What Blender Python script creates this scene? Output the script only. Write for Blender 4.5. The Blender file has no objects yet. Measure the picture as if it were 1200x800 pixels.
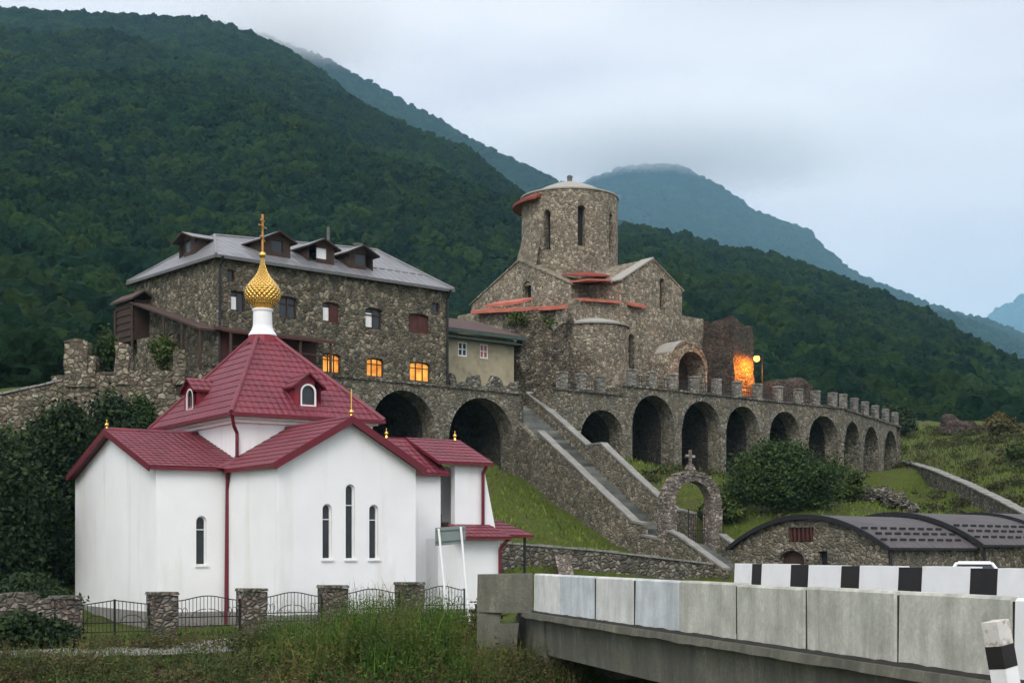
import bpy, math, random
import numpy as np
from mathutils import Vector, noise
random.seed(7); RNG = np.random.default_rng(7)
S = bpy.context.scene
COL = S.collection
F, HY = 1700.0, 648.0            # the photograph's focal length and horizon row (of 1200 x 800)
R = math.radians
V = Vector

def at(px, py, D): return V(((px-600)/F*D, D, (HY-py)/F*D))
def zat(py, D): return (HY-py)/F*D
def nz(p, s=1.0, seed=0.0): return noise.noise(V((p[0]*s+seed, p[1]*s-seed*.7, p[2]*s+seed*.3)))

# ------------------------------------------------------------------ materials
def new_mat(name):
    m = bpy.data.materials.new(name); m.use_nodes = True
    nt = m.node_tree; nt.nodes.clear()
    out = nt.nodes.new('ShaderNodeOutputMaterial'); b = nt.nodes.new('ShaderNodeBsdfPrincipled')
    nt.links.new(b.outputs[0], out.inputs[0])
    b.inputs['Specular IOR Level'].default_value = .3
    return m, nt, b
def N(nt, t, **kw):
    n = nt.nodes.new(t)
    for k, v in kw.items(): setattr(n, k, v)
    return n
def setin(n, **kw):
    for k, v in kw.items(): n.inputs[k.replace('_', ' ')].default_value = v
    return n
def ramp(nt, fac, stops, interp='LINEAR'):
    r = N(nt, 'ShaderNodeValToRGB'); r.color_ramp.interpolation = interp
    el = r.color_ramp.elements
    while len(el) < len(stops): el.new(.5)
    for e, (p, c) in zip(el, stops):
        e.position = p; e.color = (*c, 1) if len(c) == 3 else c
    nt.links.new(fac, r.inputs[0]); return r.outputs[0]
def mix(nt, fac, a, b, mode='MIX'):
    m = N(nt, 'ShaderNodeMix', data_type='RGBA', blend_type=mode)
    for sock, v in ((m.inputs[0], fac), (m.inputs[6], a), (m.inputs[7], b)):
        if hasattr(v, 'links'): nt.links.new(v, sock)
        elif isinstance(v, (int, float)): sock.default_value = v
        else: sock.default_value = (*v, 1)
    return m.outputs[2]
def math_(nt, op, a, b=None, c=None):
    m = N(nt, 'ShaderNodeMath', operation=op)
    for i, v in enumerate((a, b, c)):
        if v is None: continue
        if hasattr(v, 'links'): nt.links.new(v, m.inputs[i])
        else: m.inputs[i].default_value = v
    return m.outputs[0]
def noise_t(nt, vec, scale, detail=4, rough=.55, out=0):
    n = N(nt, 'ShaderNodeTexNoise'); setin(n, Scale=scale, Detail=detail, Roughness=rough)
    if vec is not None: nt.links.new(vec, n.inputs['Vector'])
    return n.outputs[out]
def pos(nt, scale=(1, 1, 1), warp=0, wscale=2):
    g = N(nt, 'ShaderNodeNewGeometry'); v = g.outputs['Position']
    if warp:
        nn = noise_t(nt, v, wscale, 2, out=1)
        sub = N(nt, 'ShaderNodeVectorMath', operation='MULTIPLY_ADD')
        nt.links.new(nn, sub.inputs[0]); sub.inputs[1].default_value = (warp,)*3; nt.links.new(v, sub.inputs[2]); v = sub.outputs[0]
    m = N(nt, 'ShaderNodeMapping'); m.inputs['Scale'].default_value = scale
    nt.links.new(v, m.inputs[0]); return m.outputs[0]
def bump(nt, b, h, strength=.5, dist=.05):
    n = N(nt, 'ShaderNodeBump'); setin(n, Strength=strength, Distance=dist)
    nt.links.new(h, n.inputs['Height']); nt.links.new(n.outputs[0], b.inputs['Normal'])

def stone(name, cols, mortar, scale=2.6, zs=1.35, mw=.07, bstr=.9, weather=None, wamt=.5, sat=.68, con=1.15):
    def adj(x):
        g = .3*x[0]+.6*x[1]+.1*x[2]; return tuple(max(.01, (g+(k-g)*sat-av)*con+av) for k in x)
    av = sum(sum(x)/3 for x in cols)/len(cols); cols = [adj(x) for x in cols]; mortar = tuple(k*.8 for k in mortar)
    m, nt, b = new_mat(name)
    v = pos(nt, (1, 1, zs), .28, 1.7)
    vo = N(nt, 'ShaderNodeTexVoronoi', feature='F1'); setin(vo, Scale=scale, Randomness=.95); nt.links.new(v, vo.inputs['Vector'])
    ve = N(nt, 'ShaderNodeTexVoronoi', feature='DISTANCE_TO_EDGE'); setin(ve, Scale=scale, Randomness=.95); nt.links.new(v, ve.inputs['Vector'])
    sep = N(nt, 'ShaderNodeSeparateColor'); nt.links.new(vo.outputs['Color'], sep.inputs[0])
    c = ramp(nt, sep.outputs[0], [(i/(len(cols)), x) for i, x in enumerate(cols)], 'CONSTANT')
    v2 = N(nt, 'ShaderNodeTexVoronoi', feature='F1'); setin(v2, Scale=scale*2.3, Randomness=1.); nt.links.new(v, v2.inputs['Vector'])
    s2 = N(nt, 'ShaderNodeSeparateColor'); nt.links.new(v2.outputs['Color'], s2.inputs[0])
    c = mix(nt, ramp(nt, s2.outputs[1], [(.78, (0, 0, 0)), (.80, (.75, .75, .75))], 'CONSTANT'), c, ramp(nt, s2.outputs[0], [(i/(len(cols)), x) for i, x in enumerate(reversed(cols))], 'CONSTANT'))
    fine = noise_t(nt, pos(nt), 9, 5, .65)
    c = mix(nt, .55, c, ramp(nt, fine, [(.3, (.35, .35, .35)), (.7, (1.25, 1.22, 1.15))]), 'MULTIPLY')
    big = noise_t(nt, pos(nt, (1, 1, .6)), .45, 5, .6)
    c = mix(nt, .6, c, ramp(nt, big, [(.3, (.5, .52, .5)), (.68, (1.2, 1.15, 1.1))]), 'MULTIPLY')
    mk = ramp(nt, ve.outputs['Distance'], [(mw*.45, (1, 1, 1)), (mw*1.3, (0, 0, 0))])
    c = mix(nt, math_(nt, 'MULTIPLY', mk, .8), c, mortar)
    if weather:
        wn = ramp(nt, noise_t(nt, pos(nt), .8, 6, .65), [(.5, (0, 0, 0)), (.66, (1, 1, 1))])
        c = mix(nt, math_(nt, 'MULTIPLY', wn, wamt), c, weather)
    nt.links.new(c, b.inputs['Base Color']); b.inputs['Roughness'].default_value = .92
    h = math_(nt, 'ADD', ramp(nt, ve.outputs['Distance'], [(0, (0, 0, 0)), (.22, (1, 1, 1))]), math_(nt, 'MULTIPLY', fine, .7))
    bump(nt, b, h, bstr, .08)
    return m

def plain(name, col, rough=.8, var=.25, scale=3, metal=0, bstr=.15, bscale=30, dirt=None, dscale=.6, streak=False, dthr=(.52, .75), grain=0, spots=None):
    m, nt, b = new_mat(name)
    n1 = noise_t(nt, pos(nt), scale, 5, .6)
    c = mix(nt, 1.0, col, ramp(nt, n1, [(.25, (1-var,)*3), (.75, (1+var*.6,)*3)]), 'MULTIPLY')
    if grain: c = mix(nt, grain, c, ramp(nt, noise_t(nt, pos(nt), 14, 8, .75), [(.33, (.45, .45, .43)), (.67, (1.3, 1.3, 1.28))]), 'MULTIPLY')
    if spots: c = mix(nt, ramp(nt, noise_t(nt, pos(nt, (1, 1, .5)), 2.6, 8, .75), [(.56, (0, 0, 0)), (.66, (.8, .8, .8))]), c, spots)
    if dirt:
        d = noise_t(nt, pos(nt, (1, 1, .12) if streak else (1, 1, 1)), dscale, 6, .62)
        c = mix(nt, ramp(nt, d, [(dthr[0], (0, 0, 0)), (dthr[1], (.75, .75, .75))]), c, dirt)
    nt.links.new(c, b.inputs['Base Color']); setin(b, Roughness=rough, Metallic=metal)
    if bstr: bump(nt, b, noise_t(nt, pos(nt), bscale, 4), bstr, .02)
    return m

def tiles(name, col, row=.36, wave=.22, rough=.42, depth=.05, seam=False, ribs=False):
    m, nt, b = new_mat(name)
    uv = N(nt, 'ShaderNodeUVMap'); sx = N(nt, 'ShaderNodeSeparateXYZ'); nt.links.new(uv.outputs[0], sx.inputs[0])
    u, v = sx.outputs[0], sx.outputs[1]
    if seam:
        h = math_(nt, 'POWER', math_(nt, 'ABSOLUTE', math_(nt, 'SINE', math_(nt, 'MULTIPLY', u, math.pi/wave))), 12.)
        h = math_(nt, 'MULTIPLY', h, 1.)
    else:
        h = math_(nt, 'ABSOLUTE', math_(nt, 'SINE', math_(nt, 'MULTIPLY', u, math.pi/wave)))
    n1 = noise_t(nt, pos(nt), 1.1, 6, .65)
    c = mix(nt, 1., col, ramp(nt, n1, [(.3, (.72, .72, .75)), (.72, (1.25, 1.2, 1.2))]), 'MULTIPLY')
    n2 = ramp(nt, noise_t(nt, pos(nt), 6, 6, .7), [(.5, (0, 0, 0)), (.75, (.4, .4, .4))])
    c = mix(nt, n2, c, tuple(x*.4+.05 for x in col))
    nt.links.new(c, b.inputs['Base Color']); setin(b, Roughness=rough, Specular_IOR_Level=.4)
    bump(nt, b, h, 1., depth)
    return m

def leafmat(name, cols, rough=.7, transl=.0):
    m, nt, b = new_mat(name)
    g = N(nt, 'ShaderNodeNewGeometry')
    c = ramp(nt, g.outputs['Random Per Island'], [(i/max(1, len(cols)-1), x) for i, x in enumerate(cols)])
    big = noise_t(nt, pos(nt), .9, 4)
    c = mix(nt, .8, c, ramp(nt, big, [(.32, (.5, .55, .5)), (.7, (1.35, 1.3, 1.1))]), 'MULTIPLY')
    nt.links.new(c, b.inputs['Base Color']); setin(b, Roughness=rough)
    b.inputs['Specular IOR Level'].default_value = .15
    return m

def emit(name, col, st, var=None):
    m, nt, b = new_mat(name)
    b.inputs['Base Color'].default_value = (*[x*.3 for x in col], 1)
    if var:
        c = ramp(nt, noise_t(nt, pos(nt), 1.6, 3), [(.35, var), (.65, col)])
        nt.links.new(c, b.inputs['Emission Color'])
    else: b.inputs['Emission Color'].default_value = (*col, 1)
    b.inputs['Emission Strength'].default_value = st
    return m

M = {}
M['church_stone'] = stone('church_stone', [(.26, .215, .145), (.37, .31, .215), (.19, .155, .11), (.50, .43, .31), (.31, .24, .165), (.22, .185, .135), (.40, .32, .22)], (.21, .18, .13), 4.3, 1.05, .05)
M['house_stone'] = stone('house_stone', [(.13, .113, .073), (.22, .188, .118), (.085, .077, .053), (.32, .275, .18), (.15, .13, .085), (.10, .09, .065), (.19, .15, .095)], (.12, .107, .075), 3.7, 1.1, .06)
M['arcade_stone'] = stone('arcade_stone', [(.185, .165, .115), (.26, .23, .16), (.13, .117, .083), (.35, .31, .225), (.18, .145, .10), (.22, .195, .14)], (.165, .148, .108), 4.4, 1.1, .05, weather=(.12, .12, .098), wamt=.4)
M['ruin_stone'] = stone('ruin_stone', [(.10, .060, .045), (.16, .11, .08), (.065, .05, .04), (.19, .11, .08), (.10, .08, .065)], (.06, .05, .04), 3.6, 1.8, .09, 1., weather=(.05, .055, .03), wamt=.4)
M['bastion_stone'] = stone('bastion_stone', [(.15, .115, .075), (.24, .19, .125), (.085, .07, .05), (.19, .125, .08), (.13, .105, .07), (.30, .25, .17)], (.085, .07, .05), 3.9, 1.2, .09, 1., weather=(.055, .06, .03), wamt=.6)
M['wall_stone'] = stone('wall_stone', [(.23, .185, .12), (.32, .27, .18), (.14, .12, .085), (.42, .36, .255), (.21, .155, .11), (.17, .14, .10)], (.10, .085, .06), 3.0, 1.2, .09, 1., weather=(.09, .09, .05), wamt=.4)
M['grey_rubble'] = stone('grey_rubble', [(.17, .153, .12), (.25, .225, .18), (.11, .10, .08), (.34, .31, .25), (.16, .13, .10)], (.10, .093, .075), 3.7, 1.25, .08, 1., weather=(.07, .08, .045), wamt=.45)
M['pier_stone'] = stone('pier_stone', [(.18, .145, .115), (.25, .22, .185), (.11, .10, .085), (.33, .28, .23), (.22, .14, .105)], (.085, .075, .065), 4.0, 1.6, .1, 1.)
M['gate_stone'] = stone('gate_stone', [(.24, .20, .165), (.34, .29, .24), (.18, .15, .12), (.42, .37, .31), (.26, .185, .15)], (.2, .175, .15), 4.6, 1.1, .07, 1.)
M['ring_stone'] = stone('ring_stone', [(.20, .18, .135), (.26, .235, .18), (.15, .135, .10), (.30, .27, .21)], (.12, .11, .085), 3., 1., .04, .8)
M['post_stone'] = stone('post_stone', [(.26, .245, .21), (.34, .32, .28), (.20, .19, .16)], (.2, .185, .16), 3.4, 1.3, .06)
M['vault_shade'] = stone('vault_shade', [(.06, .052, .04), (.085, .075, .055), (.045, .04, .03)], (.05, .045, .035), 4., 1.1, .06)  # shade inside the arches is put into this darker stone colour
M['plaster'] = plain('plaster', (.80, .80, .80), .85, .07, .5, dirt=(.60, .58, .51), dscale=1.0, streak=True, bstr=.25, bscale=5, dthr=(.54, .82))
M['plinth'] = plain('plinth', (.25, .24, .22), .9, .3, 2.5)
M['red_tile'] = tiles('red_tile', (.175, .03, .045), wave=.3, ribs=True, rough=.5)
M['red_trim'] = plain('red_trim', (.13, .012, .022), .45, .2, 2)
M['red_dormer'] = plain('red_dormer', (.20, .018, .03), .45, .15, 2)
M['gold'] = None
M['white_paint'] = plain('white_paint', (.78, .78, .76), .6, .08, 3, dirt=(.45, .43, .4), dscale=2.5, dthr=(.6, .8))
M['glass'] = plain('glass', (.035, .04, .045), .12, .3, 1.5, bstr=0)
M['iron'] = plain('iron', (.016, .016, .018), .55, .3, 5)
M['slate_metal'] = tiles('slate_metal', (.175, .178, .185), seam=True, wave=.55, depth=.03, rough=.38)
M['vault_metal'] = tiles('vault_metal', (.082, .073, .073), seam=True, wave=.5, depth=.03, rough=.68)
M['dark_wood'] = plain('dark_wood', (.05, .03, .022), .8, .4, 4)
M['red_wood'] = plain('red_wood', (.075, .025, .019), .75, .35, 4)
M['gutter'] = plain('gutter', (.11, .11, .11), .5, .3, 3)
M['lit_pane'] = emit('lit_pane', (1., .47, .08), .62, (.55, .14, .012))
M['pale_wall'] = plain('pale_wall', (.36, .315, .21), .9, .2, 1.5, dirt=(.16, .14, .10), dscale=1.2)
M['pale_cap'] = plain('pale_cap', (.34, .325, .29), .85, .2, 1.5, dirt=(.28, .26, .23), dscale=1.5)
M['brown_roof'] = plain('brown_roof', (.085, .055, .048), .8, .3, 3)
M['pink_board'] = plain('pink_board', (.45, .13, .085), .7, .3, 1.3, dirt=(.3, .16, .12), dscale=1.)
M['rust_board'] = plain('rust_board', (.24, .05, .035), .7, .3, 2)
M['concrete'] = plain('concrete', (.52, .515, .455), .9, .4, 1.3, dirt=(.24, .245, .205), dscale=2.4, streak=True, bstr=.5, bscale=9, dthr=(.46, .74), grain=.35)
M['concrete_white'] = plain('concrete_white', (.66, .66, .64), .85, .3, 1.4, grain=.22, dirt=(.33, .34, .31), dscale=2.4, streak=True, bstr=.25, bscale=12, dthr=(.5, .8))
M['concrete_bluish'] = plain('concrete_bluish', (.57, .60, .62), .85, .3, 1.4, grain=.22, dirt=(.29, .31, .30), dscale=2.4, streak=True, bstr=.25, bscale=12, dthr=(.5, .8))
M['joint_shade_dirt'] = plain('joint_shade_dirt', (.035, .034, .03), .95, .4, 3)  # painted shade for the slab gaps, real dirt for the moss line
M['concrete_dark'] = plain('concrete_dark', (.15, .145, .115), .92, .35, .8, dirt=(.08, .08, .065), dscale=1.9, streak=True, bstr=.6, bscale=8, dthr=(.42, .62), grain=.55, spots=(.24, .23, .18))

M['coping'] = plain('coping', (.235, .23, .21), .9, .35, 1.7, bstr=.3, bscale=10)
M['barrier_white'] = plain('barrier_white', (.80, .80, .79), .7, .07, 2, dirt=(.5, .48, .45), dscale=2.2, dthr=(.62, .85))
M['barrier_black'] = plain('barrier_black', (.018, .016, .016), .65, .35, 3)
M['rusty_white'] = plain('rusty_white', (.6, .58, .54), .8, .2, 6, dirt=(.22, .12, .07), dscale=9, dthr=(.52, .66))
M['sign_back'] = plain('sign_back', (.19, .235, .22), .5, .15, 2)
M['asphalt'] = plain('asphalt', (.055, .055, .056), .9, .3, 1.5, bstr=.3, bscale=40)
M['path'] = plain('path', (.20, .195, .175), .95, .25, .8, dirt=(.13, .12, .09), dscale=1.2, bstr=.4, bscale=10)
M['bark'] = plain('bark', (.06, .045, .032), .95, .4, 5, bstr=.5)
M['car_white'] = plain('car_white', (.78, .78, .78), .25, .03, 2, bstr=0)
M['tyre'] = plain('tyre', (.02, .02, .02), .8, .2, 4)
M['lamp_glow'] = emit('lamp_glow', (1., .36, .035), 7)
M['leaf_dark'] = leafmat('leaf_dark', [(.010, .022, .010), (.022, .042, .016), (.036, .058, .022)])
M['leaf_mid'] = leafmat('leaf_mid', [(.018, .038, .012), (.035, .065, .02), (.06, .088, .03)])
M['leaf_olive'] = leafmat('leaf_olive', [(.03, .048, .015), (.055, .085, .022), (.09, .105, .035)])
M['stair_step'] = leafmat('stair_step', [(.085, .088, .09), (.15, .155, .16), (.21, .215, .215)], .9)
M['weed_green'] = leafmat('weed_green', [(.018, .052, .008), (.042, .100, .012), (.085, .140, .02)])
M['weed_dry2'] = leafmat('weed_dry2', [(.03, .045, .014), (.05, .062, .02), (.075, .06, .028), (.05, .075, .022)])
M['weed_autumn'] = leafmat('weed_autumn', [(.06, .075, .018), (.11, .12, .03), (.12, .085, .035), (.08, .11, .025)])
M['slope_blade'] = leafmat('slope_blade', [(.045, .085, .013), (.11, .16, .024), (.18, .20, .045)])
M['weed_dry'] = leafmat('weed_dry', [(.05, .045, .02), (.09, .065, .03), (.07, .085, .03), (.13, .09, .05)])

def gold_mat():
    m, nt, b = new_mat('gold')
    uv = N(nt, 'ShaderNodeUVMap'); sx = N(nt, 'ShaderNodeSeparateXYZ'); nt.links.new(uv.outputs[0], sx.inputs[0])
    a = math_(nt, 'ADD', sx.outputs[0], sx.outputs[1]); d = math_(nt, 'SUBTRACT', sx.outputs[0], sx.outputs[1])
    h = math_(nt, 'MULTIPLY', math_(nt, 'ABSOLUTE', math_(nt, 'SINE', math_(nt, 'MULTIPLY', a, math.pi))),
              math_(nt, 'ABSOLUTE', math_(nt, 'SINE', math_(nt, 'MULTIPLY', d, math.pi))))
    b.inputs['Base Color'].default_value = (.83, .50, .12, 1); setin(b, Metallic=1., Roughness=.27)
    bump(nt, b, h, 1., .06)
    return m
M['gold'] = gold_mat()

M['gold_dark'] = plain('gold_dark', (.42, .20, .05), .38, .3, 4, metal=.85, bstr=0)
def ground_mat(name):
    m, nt, b = new_mat(name)
    p = pos(nt)
    g = ramp(nt, noise_t(nt, p, 5.5, 6, .7), [(.3, (.030, .055, .011)), (.48, (.085, .125, .020)), (.68, (.155, .180, .036))])
    g2 = ramp(nt, noise_t(nt, p, .23, 5, .6), [(.35, (0, 0, 0)), (.62, (1, 1, 1))])
    g = mix(nt, math_(nt, 'MULTIPLY', g2, .5), g, (.085, .088, .024))
    d = ramp(nt, noise_t(nt, p, .5, 7, .68), [(.53, (0, 0, 0)), (.63, (1, 1, 1))])
    soil = ramp(nt, noise_t(nt, p, 8, 5), [(.3, (.05, .04, .026)), (.7, (.14, .115, .08))])
    c = mix(nt, math_(nt, 'MULTIPLY', d, .7), g, soil)
    nt.links.new(c, b.inputs['Base Color']); setin(b, Roughness=.95); b.inputs['Specular IOR Level'].default_value = .1
    bump(nt, b, noise_t(nt, p, 6, 8, .75), 1., .25)
    return m
M['ground'] = ground_mat('ground')

def forest_mat(name, cols):
    m, nt, b = new_mat(name)
    oi = N(nt, 'ShaderNodeObjectInfo')
    c = ramp(nt, oi.outputs['Random'], [(i/(len(cols)-1), x) for i, x in enumerate(cols)])
    big = noise_t(nt, pos(nt), .012, 4)
    c = mix(nt, .8, c, ramp(nt, big, [(.35, (.6, .65, .7)), (.68, (1.35, 1.3, 1.1))]), 'MULTIPLY')
    fine = noise_t(nt, pos(nt), .9, 4, .7)
    c = mix(nt, .7, c, ramp(nt, fine, [(.3, (.4, .4, .4)), (.7, (1.65, 1.6, 1.4))]), 'MULTIPLY')
    nt.links.new(c, b.inputs['Base Color']); setin(b, Roughness=.9); b.inputs['Specular IOR Level'].default_value = .05
    bump(nt, b, noise_t(nt, pos(nt), .8, 6, .75), 1., 1.2)
    return m
M['forest'] = forest_mat('forest', [(.004, .017, .011), (.009, .029, .015), (.025, .050, .014), (.006, .024, .016), (.016, .038, .013)])
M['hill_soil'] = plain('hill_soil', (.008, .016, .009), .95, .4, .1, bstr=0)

# ------------------------------------------------------------------ mesh helpers
class MB:
    def __init__(s): s.v = []; s.f = []; s.m = []; s.uv = []
    def poly(s, pts, mi=0, uv=None):
        i = len(s.v); s.v += [V(p) for p in pts]; s.f.append(list(range(i, i+len(pts)))); s.m.append(mi); s.uv.append(uv); return s
    def hexa(s, b, t, mi=0, mtop=None):
        """b, t: rings of the same length, bottom and top"""
        n = len(b); s.poly(list(reversed(b)), mi); s.poly(t, mi if mtop is None else mtop)
        for i in range(n): s.poly([b[i], b[(i+1) % n], t[(i+1) % n], t[i]], mi)
        return s
    def box(s, c, ux, uy, uz, mi=0):
        """centre and three half-extent vectors"""
        c, ux, uy, uz = V(c), V(ux), V(uy), V(uz)
        b = [c-ux-uy-uz, c+ux-uy-uz, c+ux+uy-uz, c-ux+uy-uz]; return s.hexa(b, [p+2*uz for p in b], mi)
    def bar(s, a, b, w, h=None, mi=0, up=(0, 0, 1)):
        a, b = V(a), V(b); d = (b-a); L = d.length
        if L < 1e-6: return s
        d /= L; up = V(up)
        sd = d.cross(up)
        if sd.length < 1e-3: sd = d.cross(V((1, 0, 0)))
        sd.normalize(); u2 = sd.cross(d).normalized(); h = h or w
        return s.box((a+b)/2, d*L/2, sd*w/2, u2*h/2, mi)
    def tube(s, a, b, r0, r1=None, n=8, mi=0, caps=True):
        a, b = V(a), V(b); r1 = r0 if r1 is None else r1; d = (b-a).normalized()
        x = d.cross(V((0, 0, 1)));  x = x.normalized() if x.length > 1e-3 else V((1, 0, 0)); y = d.cross(x)
        A = [a+(x*math.cos(k*6.28318/n)+y*math.sin(k*6.28318/n))*r0 for k in range(n)]
        B = [b+(x*math.cos(k*6.28318/n)+y*math.sin(k*6.28318/n))*r1 for k in range(n)]
        for k in range(n): s.poly([A[k], B[k], B[(k+1) % n], A[(k+1) % n]], mi)
        if caps: s.poly(A, mi); s.poly(list(reversed(B)), mi)
        return s
    def path(s, pts, r, n=7, mi=0):
        for a, b in zip(pts, pts[1:]): s.tube(a, b, r, r, n, mi)
        return s
    def lathe(s, c, prof, n=32, mi=0, uvk=None):
        c = V(c)
        ring = lambda r, z: [c+V((r*math.cos(k*2*math.pi/n), r*math.sin(k*2*math.pi/n), z)) for k in range(n)]
        L = 0; Ls = [0]
        for (r0, z0), (r1, z1) in zip(prof, prof[1:]): L += math.hypot(r1-r0, z1-z0); Ls.append(L)
        rs = [ring(r, z) for r, z in prof]
        for j in range(len(prof)-1):
            for k in range(n):
                uv = None
                if uvk: uv = [(k/n*uvk[0], Ls[j]*uvk[1]), ((k+1)/n*uvk[0], Ls[j]*uvk[1]), ((k+1)/n*uvk[0], Ls[j+1]*uvk[1]), (k/n*uvk[0], Ls[j+1]*uvk[1])]
                s.poly([rs[j][k], rs[j][(k+1) % n], rs[j+1][(k+1) % n], rs[j+1][k]], mi, uv)
        return s
    def slab(s, pts, th, mt=0, ms=1, edge=None, rows=None):
        """a roof sheet: top face pts with UVs in metres (u along the first edge, v up the slope), thickness th"""
        pts = [V(p) for p in pts]
        a, b = edge or (pts[0], pts[1]); a, b = V(a), V(b)
        nrm = V((0, 0, 0))
        for i in range(len(pts)): nrm += (pts[i]-pts[0]).cross(pts[(i+1) % len(pts)]-pts[0])
        nrm.normalize()
        if nrm.z < 0: nrm = -nrm
        e = (b-a).normalized(); up = nrm.cross(e)
        if up.z < 0: up = -up
        uv = [((p-a).dot(e), (p-a).dot(up)) for p in pts]
        if rows:        # pressed metal tiles: every course is a strip whose lower edge stands proud of the one below
            v0, v1 = min(q[1] for q in uv), max(q[1] for q in uv); k = 0
            def clip(P, lim, keep_low):
                o = []
                for i in range(len(P)):
                    A, B = P[i-1], P[i]; ia, ib = (A[1] <= lim) == keep_low, (B[1] <= lim) == keep_low
                    if ia != ib: t_ = (lim-A[1])/(B[1]-A[1]); o.append((A[0]+(B[0]-A[0])*t_, lim))
                    if ib: o.append(B)
                return o
            y = v0
            while y < v1-.02:
                P = clip(clip(uv, y+rows, True), y, False)
                if len(P) > 2:
                    f = lambda q, lift=None: a+e*q[0]+up*q[1]+nrm*(.026*(1-(q[1]-y)/rows) if lift is None else lift)
                    s.poly([f(q) for q in P], mt, P)
                    L = [q for q in P if abs(q[1]-y) < 1e-5]
                    if len(L) == 2: s.poly([f(L[0], 0), f(L[1], 0), f(L[1]), f(L[0])], mt, [L[0], L[1], L[1], L[0]])
                y += rows
        else: s.poly(pts, mt, uv)
        lo = [p-V((0, 0, th)) for p in pts]
        s.poly(list(reversed(lo)), ms)
        for i in range(len(pts)): j = (i+1) % len(pts); s.poly([lo[i], lo[j], pts[j], pts[i]], ms)
        return s
    def build(s, name, mats, parent=None, origin=(0, 0, 0), smooth=False, weld=False):
        if not isinstance(mats, (list, tuple)): mats = [mats]
        o0 = V(origin); me = bpy.data.meshes.new(name)
        me.from_pydata([tuple(p-o0) for p in s.v], [], s.f)
        for m in mats: me.materials.append(M[m] if isinstance(m, str) else m)
        me.polygons.foreach_set('material_index', s.m)
        if any(u for u in s.uv):
            ul = me.uv_layers.new(name='UVMap'); flat = []
            for f, u in zip(s.f, s.uv):
                flat += [c for p in (u or [(0, 0)]*len(f)) for c in p]
            ul.data.foreach_set('uv', flat)
        if weld:
            import bmesh
            bm = bmesh.new(); bm.from_mesh(me); bmesh.ops.remove_doubles(bm, verts=bm.verts, dist=1e-4); bm.to_mesh(me); bm.free()
        if smooth: me.polygons.foreach_set('use_smooth', [True]*len(me.polygons))
        me.update()
        ob = bpy.data.objects.new(name, me); COL.objects.link(ob)
        if parent: ob.parent = parent
        return ob

def tag(o, label, cat, group=None):
    o['label'] = label; o['category'] = cat
    if group: o['group'] = group
    return o
def thing(name, label, cat, loc, rz=0, group=None):
    o = bpy.data.objects.new(name, None); COL.objects.link(o); o.location = loc; o.rotation_euler = (0, 0, rz)
    o.empty_display_size = .3
    return tag(o, label, cat, group)
class T:
    """a thing with its base point: parts are given in world coordinates"""
    def __init__(s, name, label, cat, loc, group=None):
        s.loc = V(loc); s.o = thing(name, label, cat, s.loc, 0, group)
    def part(s, name, mb, mats, parent=None, label=None, **kw):
        o = mb.build(name, mats, parent or s.o, s.loc, **kw)
        if label: o['label'] = label
        return o
def copy_tree(o, parent=None):
    c = o.copy(); COL.objects.link(c)
    if parent: c.parent = parent
    for ch in list(o.children): copy_tree(ch, c)
    return c
def structure(o, kind='structure'): o['kind'] = kind; return o

class Fr:
    def __init__(s, X, Y, deg):
        s.X, s.Y = X, Y; a = R(deg); s.u = V((math.cos(a), math.sin(a), 0)); s.n = V((-math.sin(a), math.cos(a), 0))
    def __call__(s, u, n, z=0): return V((s.X, s.Y, z))+s.u*u+s.n*n
    def u_at(s, px, n=0):
        k = (px-600)/F; p = s(0, n)
        return (k*p.y-p.x)/(s.u.x-k*s.u.y)
    def n_at(s, px, u=0):
        k = (px-600)/F; p = s(u, 0)
        return (k*p.y-p.x)/(s.n.x-k*s.n.y)
    def depth(s, u, n): return s(u, n).y
    def box(s, mb, u0, u1, n0, n1, z0, z1, mi=0):
        b = [s(u0, n0, z0), s(u1, n0, z0), s(u1, n1, z0), s(u0, n1, z0)]
        return mb.hexa(b, [p+V((0, 0, z1-z0)) for p in b], mi)
    def front(s, n): return lambda a, z, d: s(a, n+d, z)
    def left(s, u): return lambda a, z, d: s(u+d, a, z)

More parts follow.
